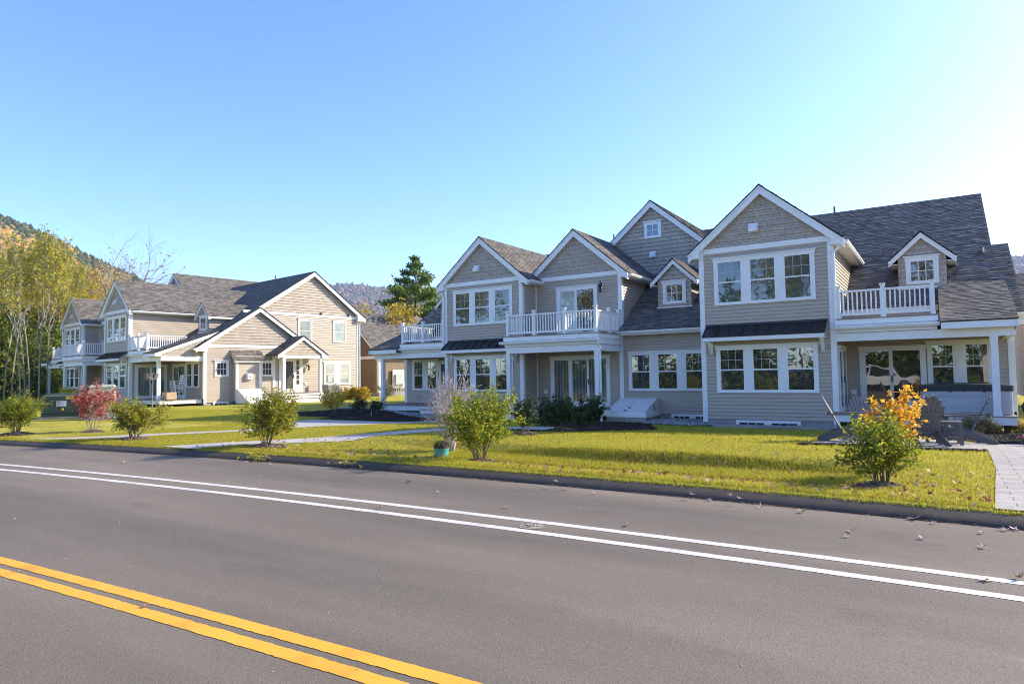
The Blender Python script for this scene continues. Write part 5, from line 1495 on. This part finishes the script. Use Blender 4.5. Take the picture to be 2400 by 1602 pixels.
nb = thing('neighbour_house', 'edge of the next taupe house beyond the hot tub porch, cut by the right margin', 'house', (4.75, 33.0, .5), 0)
b = MB('siding', 'white', 'greybox'); nf, nl = Fr(0, 0, 'front'), Fr(-1.9, 0, 'left')
siding(b, nf, [(-1.9, -.1), (4, -.1), (4, 3.0), (-1.9, 3.0)]); siding(b, nl, [(-8, -.1), (0, -.1), (0, 3.0), (-8, 3.0)])
fbox(b, nf, -1.9, 4.0, 2.85, 3.02, 0, .04, 1); fbox(b, nf, -1.92, -1.78, -.2, 2.85, 0, .03, 1); fbox(b, nf, -1.75, -1.45, 1.25, 1.65, 0, .14, 2)
b.build('wall', nb)
b = MB('roof', 'roofedge'); roof(b, (-2.2, -.3, 3.0), (4.2, -.3, 3.0), (4.2, 4.2, 5.3), (-2.2, 4.2, 5.3)); b.build('roof', nb)
b = MB('white'); rakeboard(b, Fr(-2.05, 0, 'right'), [(-.3, 2.96), (4.2, 5.26)], .2, -.2, -.16); b.box(-2.2, 4.2, -.33, -.3, 2.78, 2.96); b.build('trim', nb)

# ------------------------------------------------------------------ hot tub porch
M['tub'] = siding_mat('tub_panel', (.42, .43, .445), .05); M['tubedge'] = noisy('tub_corner', (.40, .41, .42), (.46, .47, .48), 3, .5)
M['vinyl'] = noisy('black_vinyl_cover', (.016, .017, .02), (.03, .031, .034), 5, .5, 4, .35, 5, .5, .02)
M['bluepail'] = noisy('blue_pail', (.02, .07, .22), (.03, .09, .27), 3, .4); M['mat'] = noisy('coir_mat', (.28, .15, .06), (.40, .23, .10), 40, .95, 4, .5, 90)
M['blackmat'] = noisy('black_mat', (.015, .015, .015), (.035, .034, .033), 40, .95)
M['teal'] = noisy('teal_pipe', (.06, .30, .25), (.11, .42, .35), 5, .5, 4); M['rustcage'] = noisy('rusty_grate', (.05, .038, .03), (.12, .09, .065), 25, .8)
M['trgreen'] = noisy('green_steel', (.05, .078, .045), (.066, .098, .055), 2, .5); M['pgreen'] = noisy('pale_green_cabinet', (.36, .46, .33), (.44, .54, .40), 3, .5)
M['sticker'] = noisy('white_sticker', (.72, .70, .68), (.8, .8, .78), 5, .5); M['red'] = noisy('red_print', (.55, .05, .03), (.6, .08, .05), 5, .5); M['yelstick'] = noisy('yellow_sticker', (.75, .48, .02), (.8, .52, .04), 5, .5)
M['poly'] = siding_mat('weathered_grey_lumber', (.115, .115, .112), .08); M['wood'] = noisy('raw_wood', (.42, .28, .16), (.55, .40, .26), 6, .7)
M['plastic'] = noisy('white_plastic', (.62, .63, .63), (.70, .71, .71), 4, .4)

tub = thing('hot_tub', 'grey panelled hot tub with a black vinyl cover on the right porch', 'hot tub', (.56, 23.22, .302))
L2, D2, H2 = 1.06, .93, .82
def corner_box(mb, hx, hy, z0, z1, rr, m=0, n=4):
    pts = []
    for cx, cy, a0 in ((hx-rr, hy-rr, 0), (-hx+rr, hy-rr, 90), (-hx+rr, -hy+rr, 180), (hx-rr, -hy+rr, 270)):
        for k in range(n+1):
            a = R(a0+90*k/n); pts.append((cx+rr*math.cos(a), cy+rr*math.sin(a)))
    A = [(x, y, z0) for x, y in pts]; B = [(x, y, z1) for x, y in pts]; mb.poly(list(reversed(A)), None, m); mb.poly(B, None, m)
    for k in range(len(A)):
        j = (k+1) % len(A); mb.poly([A[k], A[j], B[j], B[k]], None, m)
b = MB('tubedge'); corner_box(b, L2, D2, .03, H2-.14, .12); corner_box(b, L2-.03, D2-.03, 0, .03, .1); b.build('corner_panel', tub)
b = MB('tub', 'dark')
for z0, z1 in ((.06, .20), (.225, .50), (.525, .665)):
    b.box(-L2+.17, L2-.17, -D2-.012, -D2+.05, z0, z1); b.box(L2-.05, L2+.012, -D2+.17, D2-.17, z0, z1); b.box(-L2-.012, -L2+.05, -D2+.17, D2-.17, z0, z1)
b.tube((-L2+.27, -D2-.014, .13), (-L2+.27, -D2-.02, .13), .02, .02, 10, 1)
b.build('side_panel', tub)
b = MB('vinyl'); corner_box(b, L2+.03, D2+.03, H2-.16, H2-.02, .12)
prf = [(-L2-.02, H2-.02), (L2+.02, H2-.02), (L2-.1, H2+.005), (0, H2+.045), (-L2+.1, H2+.005)]
b.prism(prf, -D2-.02, D2+.02); b.box(-.06, .0, -D2-.045, -D2-.03, H2-.17, H2+.02); b.build('cover', tub)
for x in (-.35, .42):
    b = MB('dark'); b.box(x-.02, x+.02, -D2-.04, -D2-.031, H2-.2, H2-.02); b.build('strap', tub)
bx = thing('deck_box', 'white storage box standing on the porch left of the hot tub', 'box', (-.72, 23.35, .302)); b = MB('plastic'); b.box(-.16, .13, -.3, .3, 0, .36); b.build('box_body', bx); b = MB('tubedge'); b.box(-.18, .15, -.32, .32, .36, .40); b.build('lid', bx)
pl = thing('pail', 'blue pail with a white lid on the right porch', 'pail', (-2.25, 24.05, .302)); b = MB('bluepail'); b.lathe((0, 0, 0), [(.115, 0), (.14, .2), (.15, .205), (.15, .225)], 18); b.build('bucket', pl, True); b = MB('plastic'); b.lathe((0, 0, .225), [(.155, 0), (.155, .03), (.13, .034)], 18); b.build('lid', pl)
b = MB('mat'); b.box(-2.45, -1.72, 22.95, 23.3, .303, .322); tag(b.build('door_mat'), 'tan coir mat by the side door of the right porch', 'door mat')
b = MB('blackmat'); b.box(-1.52, -.95, 22.75, 23.2, .303, .318); tag(b.build('door_mat'), 'black mat before the sliding door of the right porch', 'door mat')


def adirondack():
    """local: seat faces +x"""
    t = thing('adirondack_chair', 'x', 'chair')
    for y in (-.26, .26):    # side rails running down to the back leg
        b = MB('poly')
        pr = [(.40, .30), (.40, .19), (.10, .17), (-.35, .0), (-.52, -.0), (-.53, .055), (-.1, .26), (.2, .35)]
        b.prism([(a, z) for a, z in reversed(pr)], y-.014, y+.014)
        b.build('side_rail', t)
    b = MB('poly')
    for k in range(6):
        x = .40-.085*k; z = .345-.018*k-.008*max(0, k-1); b.obox((x, 0, z), (.037, 0, .008), (0, .27, 0), (-.002, 0, .010))
    b.obox((.415, 0, .27), (.011, 0, 0), (0, .27, 0), (0, 0, .06)); b.build('seat', t)
    b = MB('poly'); up = V((-.46, 0, .89)).normalized(); n_ = V((.89, 0, .46))
    for k in range(-3, 4):
        y = k*.083; L = .80-.026*k*k; c = V((-.06, y, .24))+up*L/2
        b.obox(c, up*(L/2), (0, .036, 0), n_*.009)
        b.tube(c+up*(L/2)-n_*.009, c+up*(L/2)+n_*.009, .036, .036, 10)
    for s in (.12, .42): b.obox(V((-.075, 0, .24))+up*s, (.012, 0, 0), (0, .29 if s > .3 else .27, 0), up*.03)
    b.build('backrest', t)
    for y in (-.315, .315):
        b = MB('poly'); sg = 1 if y > 0 else -1
        pr = [(.46, -.05), (.48, 0), (.46, .06), (.38, .075), (-.28, .05), (-.33, .03), (-.33, -.03), (-.28, -.04), (.3, -.055)]
        P_ = [(a, y+sg*q) for a, q in pr]; P_ = P_ if sg > 0 else list(reversed(P_)); A = [(a, q, .553) for a, q in P_]; B = [(a, q, .586) for a, q in P_]
        b.poly(list(reversed(A)) if sg > 0 else list(reversed(A))); b.poly(B)
        for k in range(len(A)):
            j = (k+1) % len(A); b.poly([A[k], A[j], B[j], B[k]])
        b.build('armrest', t)
        b = MB('poly'); b.box(.32, .42, y-.014-.03*sg, y+.014-.03*sg, 0, .555); b.prism([(.37, .40), (.37, .555), (.30, .555)] , y, y+.012) ; b.build('leg', t)
    return t


GC = 'grey Adirondack chairs on the patio'
ch = adirondack(); ch['group'] = GC
spots = [((-1.78, 15.9), 0.10, 'grey Adirondack chair at the left edge of the patio, seen from its side'),
         ((-1.45, 17.3), -.95, 'grey Adirondack chair behind the left one, close to the porch corner'),
         ((-.36, 15.6), 2.05, 'grey Adirondack chair turned away, half hidden by the amber shrub'),
         ((.42, 17.1), 3.12, 'grey Adirondack chair on the right, facing left beside the side table')]
for k, ((x, y), a, lb) in enumerate(spots):
    c = ch if k == 0 else copy_tree(ch); c.location = (x, y, ground_z(x, y)+.034); c.rotation_euler = (0, 0, a); c['label'] = lb; c['group'] = GC
tb = thing('side_table', 'small grey slatted side table between the patio chairs', 'table', (.10, 15.95, ground_z(.1, 15.95)+.034), .12)
b = MB('poly')
for k in range(5): b.box(-.22, .22, -.205+.083*k, -.205+.078+.083*k, .44, .46)
b.box(-.2, .2, -.19, -.17, .40, .44); b.box(-.2, .2, .17, .19, .40, .44); b.build('table_top', tb)
for x in (-.18, .18):
    for y in (-.17, .17):
        b = MB('poly'); b.box(x-.03, x+.03, y-.016, y+.016, 0, .44); b.build('leg', tb)
b = MB('poly')
for y in (-.17, .17): b.box(-.15, .15, y-.01, y+.01, .12, .16)
b.box(-.01, .01, -.16, .16, .12, .16); b.build('stretcher', tb)
# covered grill
gr = thing('covered_grill', 'barbecue grill under a dark grey cover at the right edge of the patio', 'grill', (1.98, 19.0, ground_z(1.98, 19.0)+.03), 0)
b = MB('vinyl'); rg = random.Random(9)
rings = []
for z, hx, hy in ((.30, .36, .28), (.62, .34, .27), (.66, .44, .30), (.80, .46, .31), (.86, .42, .29), (1.02, .36, .27), (1.12, .25, .2), (1.15, .05, .05)):
    rings.append([(hx*math.copysign(abs(math.cos(a))**.55, math.cos(a))*(1+.03*rg.random()), hy*math.copysign(abs(math.sin(a))**.55, math.sin(a))*(1+.03*rg.random()), z) for a in [2*math.pi*k/20 for k in range(20)]])
for A, B in zip(rings, rings[1:]):
    for k in range(20):
        j = (k+1) % 20; b.poly([A[k], A[j], B[j], B[k]])
b.build('cover', gr, True)
b = MB('dark')
for x in (-.3, .3):
    for y in (-.2, .2): b.tube((x, y, 0), (x, y, .32), .018, .018, 6)
b.build('leg', gr)
fp = thing('flower_pot', 'small dark pot of magenta flowers under the grill', 'flower pot', (1.40, 17.0, ground_z(1.4, 17.0)+.03)); b = MB('dark'); b.lathe((0, 0, 0), [(.05, 0), (.07, .11), (.08, .13)], 12); b.build('pot', fp)
M['magenta'] = island('magenta_petal', [(0, (.30, .02, .16)), (1, (.5, .06, .30))], .5, .3)
leaves([(rg.gauss(0, .05), rg.gauss(0, .05), .18+rg.gauss(0, .03)) for _ in range(50)], (.025, .045), 'magenta', 'blooms', fp, 4, .8)['kind'] = 'stuff'

# ------------------------------------------------------------------ utilities on the lawn
dp = thing('drain_riser', 'teal drain pipe with a rusty domed grate in the lawn', 'drain', G(1035, 1070), 0)
b = MB('teal'); b.lathe((0, 0, -.1), [(.148, 0), (.148, .245), (.158, .25), (.158, .285), (.142, .29)], 24); b.build('pipe', dp, True)
b = MB('rustcage')
b.lathe((0, 0, .185), [(.162, 0), (.165, .03), (.15, .034)], 24)
for k in range(18):
    a = 2*math.pi*k/18; prev = None
    for j in range(6):
        e_ = math.pi/2*j/5; p = V((math.cos(a)*.155*math.cos(e_*.92), math.sin(a)*.155*math.cos(e_*.92), .21+.125*math.sin(e_)))
        if prev is not None: b.bar(prev, p, .012, .018)
        prev = p
b.lathe((0, 0, .325), [(.05, 0), (.045, .012)], 12); b.build('grate', dp)
b = MB('dark'); b.lathe((0, 0, .10), [(.135, 0), (.10, .18), (.02, .21)], 16); b.build('void_shade_fill', dp)  # dark solid standing in for the shade inside the hollow pipe

tr = thing('transformer', 'dark green electric transformer box on a concrete pad behind the red shrub', 'transformer', LW(-30.5, 8.75, .13), .85)
b = MB('concrete'); b.box(-.95, .95, -.75, .75, -.25, .13); b.build('pad', tr)
b = MB('trgreen'); b.box(-.72, .72, -.2, .58, .13, .98); b.hexa([(-.74, -.22, .98), (.74, -.22, .98), (.74, .6, .98), (-.74, .6, .98), (-.70, -.18, 1.03), (.70, -.18, 1.03), (.70, .56, 1.03), (-.70, .56, 1.03)]); b.build('tank_housing', tr)
b = MB('trgreen', 'dark'); b.hexa([(-.72, -.58, .13), (.72, -.58, .13), (.72, -.2, .13), (-.72, -.2, .13), (-.72, -.52, .93), (.72, -.52, .93), (.72, -.2, .98), (-.72, -.2, .98)]); b.box(-.735, .735, -.6, -.2, .25, .27, 1)
b.build('door_panel', tr)
b = MB('sticker', 'red', 'yelstick'); b.hexa([(-.2, -.572, .55), (.12, -.572, .55), (.12, -.545, .75), (-.2, -.545, .75), (-.2, -.578, .55), (.12, -.578, .55), (.12, -.551, .75), (-.2, -.551, .75)][0:8])
b.box(-.2, .12, -.6, -.575, .53, .75); b.box(-.18, -.06, -.603, -.6, .70, .735, 1); b.box(-.18, -.06, -.603, -.6, .62, .64, 1); b.box(-.18, -.06, -.603, -.6, .56, .575, 1)
b.box(-.04, .04, -.61, -.58, .38, .47, 2); b.box(.10, .34, -.57, -.54, .80, .93, 2); b.build('sticker', tr)
pd = thing('utility_cabinet', 'pale green utility cabinet behind the red-leaved shrub', 'utility cabinet', LW(-28.4, 9.3, .15), 1.0)
b = MB('pgreen', 'concrete'); b.box(-.40, .40, -.3, .3, .08, 1.25); b.hexa([(-.42, -.32, 1.25), (.42, -.32, 1.25), (.42, .32, 1.25), (-.42, .32, 1.25), (-.34, -.25, 1.34), (.34, -.25, 1.34), (.34, .25, 1.34), (-.34, .25, 1.34)]); b.build('cabinet_body', pd)
b = MB('concrete'); b.box(-.55, .55, -.45, .45, -.2, .08); b.build('pad', pd)
ac = thing('air_conditioner', 'grey slatted air conditioner beside the entry porch steps', 'air conditioner', LW(-37.3, 25.55, .15), -.1304768)
b = MB('greybox', 'dark'); b.box(-.42, .42, -.42, .42, .05, 1.0, 1)
for k in range(14):
    y = -.40+.8*k/13
    b.box(.42, .435, y-.012, y+.012, .06, .98); b.box(y-.012, y+.012, -.435, -.42, .06, .98)
b.box(-.44, .44, -.44, .44, .98, 1.03); b.build('condenser', ac); b = MB('concrete'); b.box(-.5, .5, -.5, .5, -.2, .05); b.build('pad', ac)
b = MB('greybox'); b.box(-.02, .1, -.25, .1, 1.2, 1.6); b.tube((.04, -.08, .6), (.04, -.08, 1.2), .02, .02, 6); b.build('disconnect_box', ac)
# far porch: stacked white chairs, planter box
stk = thing('stacked_chairs', 'stack of white plastic armchairs on the far porch', 'chairs', LW(-39.1, 16.6, .538), -.1304768-1.57)
for k in range(4):
    b = MB('plastic'); z = .13*k; x = .02*k
    b.obox((x, 0, .42+z), (.23, 0, -.01), (0, .23, 0), (0, 0, .012))
    for y in (-.18, -.06, .06, .18): b.obox((x-.27, y, .68+z), (-.05, 0, .25), (0, .035, 0), (.012, 0, .003))
    b.obox((x-.315, 0, .94+z), (-.012, 0, .05), (0, .2, 0), (.012, 0, 0))
    for y in (-.26, .26): b.obox((x, y, .64+z), (.24, 0, .0), (0, .03, 0), (0, 0, .012)); b.obox((x+.22, y, .53+z), (.02, 0, 0), (0, .02, 0), (0, 0, .12))
    o = b.build('chair', stk)
for x in (-.22, .22):
    for y in (-.2, .2):
        b = MB('plastic'); b.tube((x*1.15, y*1.15, 0), (x, y, .42), .022, .03, 6); b.build('leg', stk)
cr = thing('planter_box', 'pale wooden box at the edge of the far porch', 'box', LW(-38.35, 15.85, .538), -.1304768); b = MB('wood'); b.box(-.3, .3, -.25, .25, 0, .42); b.box(.3, .32, -.27, .27, .03, .4); b.build('box_body', cr); b = MB('dark'); b.box(-.27, .27, -.22, .22, .42, .425); b.build('box_lid', cr)
# path light stick by the left bed
b = MB('plastic', 'dark'); b.tube((0, 0, -.05), (.06, .0, .24), .012, .012, 6); b.tube((.06, 0, .24), (.072, 0, .30), .03, .035, 8, 1); o = b.build('path_light'); o.location = G(869, 976); tag(o, 'short white path light leaning in the mulch bed', 'path light')

# ------------------------------------------------------------------ parked car across the road (seen in the door glass)
M['carwhite'] = noisy('white_car_paint', (.70, .71, .72), (.76, .77, .78), 2, .2); M['tyre'] = noisy('tyre', (.02, .02, .02), (.03, .03, .03), 10, .8); M['alloy'] = noisy('alloy_rim', (.3, .3, .31), (.4, .4, .41), 5, .35, 3, 0, 1, .5, .01, .8); M['carlamp'] = noisy('lamp_lens', (.5, .05, .04), (.6, .08, .06), 4, .2)
car = thing('parked_car', 'white sport utility car parked across the road', 'car', (-3.6, -7.9, .12), .0)
b = MB('carwhite')
lo = [(-2.3, .35), (-2.3, .75), (-2.22, .98), (2.1, 1.0), (2.28, .8), (2.3, .4)]; hi = [(-2.15, .98), (-1.75, 1.55), (-1.2, 1.68), (.5, 1.66), (1.15, 1.05), (1.2, .98)]
b.prism(list(reversed([(a, z) for a, z in lo]))[::-1][::-1], -.92, .92); b.prism(list(reversed(hi)), -.78, .78); b.build('body', car)
b = MB('glass')
for y in (-.785, .785):
    sg = 1 if y > 0 else -1
    for A in ([(-1.95, 1.05), (-.95, 1.05), (-.95, 1.55), (-1.6, 1.52)], [(-.85, 1.05), (.9, 1.05), (.42, 1.55), (-.85, 1.57)]):
        pts = [(a, y+.004*sg, z) for a, z in A]; b.poly(pts if sg < 0 else list(reversed(pts)))
b.build('side_window', car)
for x in (-1.4, 1.42):
    for y in (-.84, .84):
        wb = MB('tyre'); wb.tube((x, y-.11, .36), (x, y+.11, .36), .36, .36, 20); wo = wb.build('wheel', car)
        rb = MB('alloy'); rb.tube((x, y-.115, .36), (x, y+.115, .36), .23, .23, 16); rb.build('rim', wo)
b = MB('carlamp')
for y in (-.7, .7): b.box(-2.32, -2.2, y-.18, y+.18, .8, .95)
b.build('tail_lamp', car)

# ------------------------------------------------------------------ fallen leaves and litter
M['litter'] = island('fallen_leaf', [(0, (.30, .035, .03)), (.3, (.42, .10, .06)), (.55, (.36, .16, .09)), (.75, (.50, .36, .26)), (.9, (.58, .44, .40)), (1, (.42, .24, .30))], .6, .25, .3)


def maple_outline(s):
    pts = []
    for k in range(10):
        a = 2*math.pi*k/10; q = s*(1 if k % 2 == 0 else .45); pts.append((math.cos(a)*q, math.sin(a)*q))
    return pts


rl = random.Random(12); vs_, fs_ = [], []
def litter_at(x, y, z, s):
    global vs_, fs_
    o = maple_outline(s); q = Matrix.Rotation(rl.uniform(0, 6.28), 3, 'Z') @ Matrix.Rotation(rl.gauss(0, .5), 3, 'X') @ Matrix.Rotation(rl.gauss(0, .5), 3, 'Y'); i = len(vs_); cu = rl.uniform(.1, .6)
    c = [(0, 0, 0)]+[(a, b_, cu*(a*a+b_*b_)/s) for a, b_ in o]
    for p in c:
        r_ = q @ V(p); vs_.append((x+r_.x, y+r_.y, z+abs(s)*.35+r_.z))
    fs_ += [(i, i+1+k, i+1+(k+1) % 10) for k in range(10)]
n = 0
while n < 900:
    x = rl.uniform(-14, .6) if rl.random() < .75 else rl.uniform(-24, -10); s = .32+abs(rl.gauss(0, 1.5)) if rl.random() < .8 else rl.uniform(.3, 8); y = kerb_y(x)+s
    dens = .25+.75*smooth(-9, -1, x)+.35*smooth(-8, -10, x)*smooth(-14, -11, x)
    if rl.random() > dens or in_poly(x, y, PATHS['patio']): continue
    litter_at(x, y, ground_z(x, y)+.025, rl.uniform(.018, .045)); n += 1
for k in range(120):      # drifted against the bank
    x = rl.uniform(-5.2, -1); y = kerb_y(x)+.33+2.9+rl.gauss(0, .1); litter_at(x, y, ground_z(x, y)+.02, rl.uniform(.02, .045))
for k in range(90):
    x = rl.uniform(-24, .6); y = kerb_y(x)+rl.uniform(3, 12)
    if not in_poly(x, y, PATHS['patio']): litter_at(x, y, ground_z(x, y)+.03, rl.uniform(.02, .04))
o = fast_mesh('leaf_litter', np.array(vs_), np.array(fs_, dtype=np.int32), [M['litter']]); o['kind'] = 'stuff'
# single leaves lying on the road and the berm
M['pinkleaf'] = island('pale_maple_leaf', [(0, (.45, .16, .14)), (.5, (.58, .40, .36)), (1, (.62, .45, .48))], .55, .2, .3); M['tanleaf'] = noisy('tan_leaf', (.36, .24, .12), (.48, .34, .18), 20, .7)
rl = random.Random(21)


def single_leaf(px, py, s, mat, label, z=None):
    d = c_f + c_r*((px-1200)/F_PX) - c_u*((py-801)/F_PX); t_ = (.02-H_CAM)/d.z; x, y = d.x*t_, d.y*t_
    dy = y-kerb_y(x); zz = .008 if dy < 0 else float(np.interp(dy, [q[0] for q in prof], [q[1] for q in prof]))
    if z is not None: zz = z
    if dy > 0: t_ = (zz-H_CAM)/d.z; x, y = d.x*t_, d.y*t_
    b = MB(mat); o_ = maple_outline(s); c0 = (0, 0, .004); k_ = rl.uniform(.3, .9)
    P_ = [(a, b_, .004+k_*(a*a+b_*b_)/s*(1 if i % 3 else .3)) for i, (a, b_) in enumerate(o_)]
    for i in range(10): b.poly([c0, P_[i], P_[(i+1) % 10]])
    b.tube((0, 0, .004), (-s*1.3, s*.3, .012), .0015, .001, 3)
    ob = b.build('fallen_leaf'); ob.location = (x, y, zz+.004); ob.rotation_euler = (rl.gauss(0, .15), rl.gauss(0, .15), rl.uniform(0, 6.28)); tag(ob, label, 'leaf', 'fallen leaves on the road and berm')


for px, py, s, mt_, lb in [
  (341, 1416, .030, 'litter', 'small crimson leaf between the two yellow lines'),
  (1302, 1128, .045, 'pinkleaf', 'pink leaf on top of the berm right of the tallest shrub'), (1326, 1144, .05, 'pinkleaf', 'pale leaf at the foot of the berm just right of the pink one'),
  (1392, 1154, .04, 'pinkleaf', 'pale leaf on the road edge, left of the three by the berm'), (1510, 1159, .04, 'pinkleaf', 'pale curled leaf at the berm foot in the middle of the right half'),
  (1540, 1164, .032, 'pinkleaf', 'small rosy leaf just right of the pale curled leaf'), (1622, 1160, .045, 'pinkleaf', 'pale leaf on the berm left of the shrub shadow'),
  (1664, 1170, .05, 'pinkleaf', 'largest rosy leaf at the berm foot left of the shrub shadow'), (1712, 1161, .042, 'pinkleaf', 'pale leaf high on the berm by the shrub shadow'), (1732, 1168, .04, 'pinkleaf', 'rosy leaf low on the berm by the shrub shadow'),
  (1781, 1186, .05, 'pinkleaf', 'flat pale leaf on the road edge below the shrub shadow'), (1880, 1197, .05, 'tanleaf', 'tan leaf on the road edge beneath the right shrub'), (2143, 1213, .085, 'pinkleaf', 'large crumpled leaf cluster at the berm foot right of the shrub'),
  (2189, 1223, .035, 'pinkleaf', 'small leaf right of the crumpled leaf cluster'), (1996, 1242, .06, 'pinkleaf', 'flat pink leaf on the road below the right shrub'), (1985, 1254, .04, 'tanleaf', 'tan leaf scrap below the flat pink leaf'),
  (2161, 1258, .045, 'pinkleaf', 'star shaped pale leaf on the road at the right'), (2299, 1245, .04, 'pinkleaf', 'pale leaf on the road near the right margin'), (2303, 1279, .05, 'tanleaf', 'dark curled leaf on the road near the right margin'),
  (2356, 1239, .05, 'pinkleaf', 'rosy leaf at the berm foot near the right margin'), (2376, 1237, .055, 'pinkleaf', 'magenta tinted leaf at the berm foot, the last at the right'), (1472, 1228, .05, 'pinkleaf', 'pale leaf on the road just above the white lines'),
  (958, 1128, .05, 'tanleaf', 'tan leaf on the road below the teal pipe'), (1003, 1118, .04, 'pinkleaf', 'pink leaf on the road below the tallest shrub'), (1029, 1152, .04, 'pinkleaf', 'pale leaf on the road left of centre'),
  (891, 1187, .04, 'tanleaf', 'tan leaf between the white lines'), (1188, 1187, .04, 'tanleaf', 'tan leaf above the upper white line'), (2310, 1355, .045, 'tanleaf', 'brown leaf on the upper white line at the right'), (2388, 1351, .06, 'tanleaf', 'brown leaf touching the right margin above the white line'),
  (580, 1082, .05, 'pinkleaf', 'pink leaf on the road by the middle of the left berm'), (632, 1087, .05, 'pinkleaf', 'pale leaf on the road right of the twig heap'), (220, 1087, .05, 'pinkleaf', 'pale leaf on the road at the left above the white lines'), (290, 1082, .05, 'tanleaf', 'tan leaf scrap on the road at the left')]:
    single_leaf(px, py, s, mt_, lb)
# heaps of cut twigs at the berm
for px, py, lb, nn in ((515, 1076, 'heap of cut yellow leaves and twigs lying on the berm', 60), (736, 1092, 'small green sprig lying at the berm foot', 26)):
    p = at_px(px, py); th = thing('twig_heap', lb, 'twigs', (p.x, kerb_y(p.x)+.02, .06), 0, 'cut twigs on the berm')
    leaves([(rl.gauss(0, .2), rl.gauss(0, .05), abs(rl.gauss(0, .03))) for _ in range(nn)], (.05, .11), 'leaf_ygreen', 'leaves', th, px, .45)
    b = MB('greybark')
    for _ in range(6): x = rl.gauss(0, .15); b.tube((x-.12, rl.gauss(0, .04), .0), (x+.12, rl.gauss(0, .04), .03), .004, .003, 4)
    b.build('twigs', th)
# sand patch and worn spots on the road
M['sand'] = noisy('sand_patch', (.22, .19, .14), (.36, .30, .22), 30, .95, 5, .3, 80)
d = c_f + c_r*((1246-1200)/F_PX) - c_u*((1233-801)/F_PX); t_ = -H_CAM/d.z; px_, py_ = d.x*t_, d.y*t_
b = MB('sand'); N = 26; pz = .004
b.poly([(px_+.14*math.cos(2*math.pi*k/N)*(1+.25*math.sin(k*2.1)*rl.random()), py_+.11*math.sin(2*math.pi*k/N)*(1+.3*rl.random()), pz) for k in range(N)])
o = b.build('sand_patch'); tag(o, None, None, None, 'structure')
b = MB('stone'); 
for k in range(14): x, y = px_+rl.gauss(0, .07), py_+rl.gauss(0, .05); b.obox((x, y, pz+.004), (rl.uniform(.006, .014), 0, 0), (0, rl.uniform(.005, .01), 0), (0, 0, .005))
o = b.build('road_grit'); o['kind'] = 'stuff'
rl = random.Random(44); vs_, fs_ = [], []
for k in range(900):
    x, y = rl.uniform(-16, 1.2), rl.uniform(1.5, 8.3)
    if y > kerb_y(x): continue
    s = rl.uniform(.002, .0055) if rl.random() < .93 else rl.uniform(.006, .012); z = .001; i = len(vs_)
    vs_ += [(x-s, y-s*.7, z), (x+s, y-s*.6, z), (x+s*.2, y+s, z), (x, y, z+s)]; fs_ += [(i, i+1, i+3), (i+1, i+2, i+3), (i+2, i, i+3)]
o = fast_mesh('road_grit', np.array(vs_), np.array(fs_, dtype=np.int32), [M['stone']]); o['kind'] = 'stuff'

# ------------------------------------------------------------------ the air: far slopes fade in it
hz = bpy.data.materials.new('air'); hz.use_nodes = True; n_ = hz.node_tree.nodes; n_.remove(n_['Principled BSDF'])
pv = n_.new('ShaderNodeVolumePrincipled'); pv.inputs['Color'].default_value = (.72, .82, 1.0, 1); pv.inputs['Density'].default_value = .00013; pv.inputs['Anisotropy'].default_value = .0
hz.node_tree.links.new(pv.outputs[0], n_['Material Output'].inputs['Volume'])
b = MB(); b.box(-2900, 2900, -250, 3400, -3, 420); ho = b.build('haze'); ho.data.materials.append(hz); ho['kind'] = 'stuff'

# crumbs of bark, sand and leaf caught along the berm
M['debris'] = island('leaf_debris', [(0, (.16, .09, .04)), (.4, (.36, .20, .07)), (.7, (.46, .32, .15)), (.9, (.50, .24, .07)), (1, (.40, .10, .06))], .8, .15, .1)
rd = np.random.default_rng(8); n_ = 7000
X = rd.uniform(-22, 1.0, n_); side = rd.random(n_) < .55
S = np.where(side, .30+np.abs(rd.normal(0, .05, n_)), -.01-np.abs(rd.normal(0, .035, n_)))
keep = np.array([(noise.noise(V((float(x)*.9, float(q)*3, 4))) > -.15) or bool(q) for x, q in zip(X, side)]); X, S, side = X[keep], S[keep], side[keep]; n_ = len(X)
Y = np.array([kerb_y(float(x)) for x in X])+S; Z = np.where(side, .108, .004)+rd.random(n_)*.006
sz = rd.uniform(.004, .014, n_); a = rd.uniform(0, 6.28, n_); v = np.empty((n_, 3, 3))
for k, off in enumerate((0, 2.1, 4.0)):
    v[:, k, 0] = X+np.cos(a+off)*sz; v[:, k, 1] = Y+np.sin(a+off)*sz*.8; v[:, k, 2] = Z+rd.random(n_)*sz*.8
o = fast_mesh('leaf_debris', v.reshape(-1, 3), np.arange(n_*3, dtype=np.int32).reshape(-1, 3), [M['debris']]); o['kind'] = 'stuff'
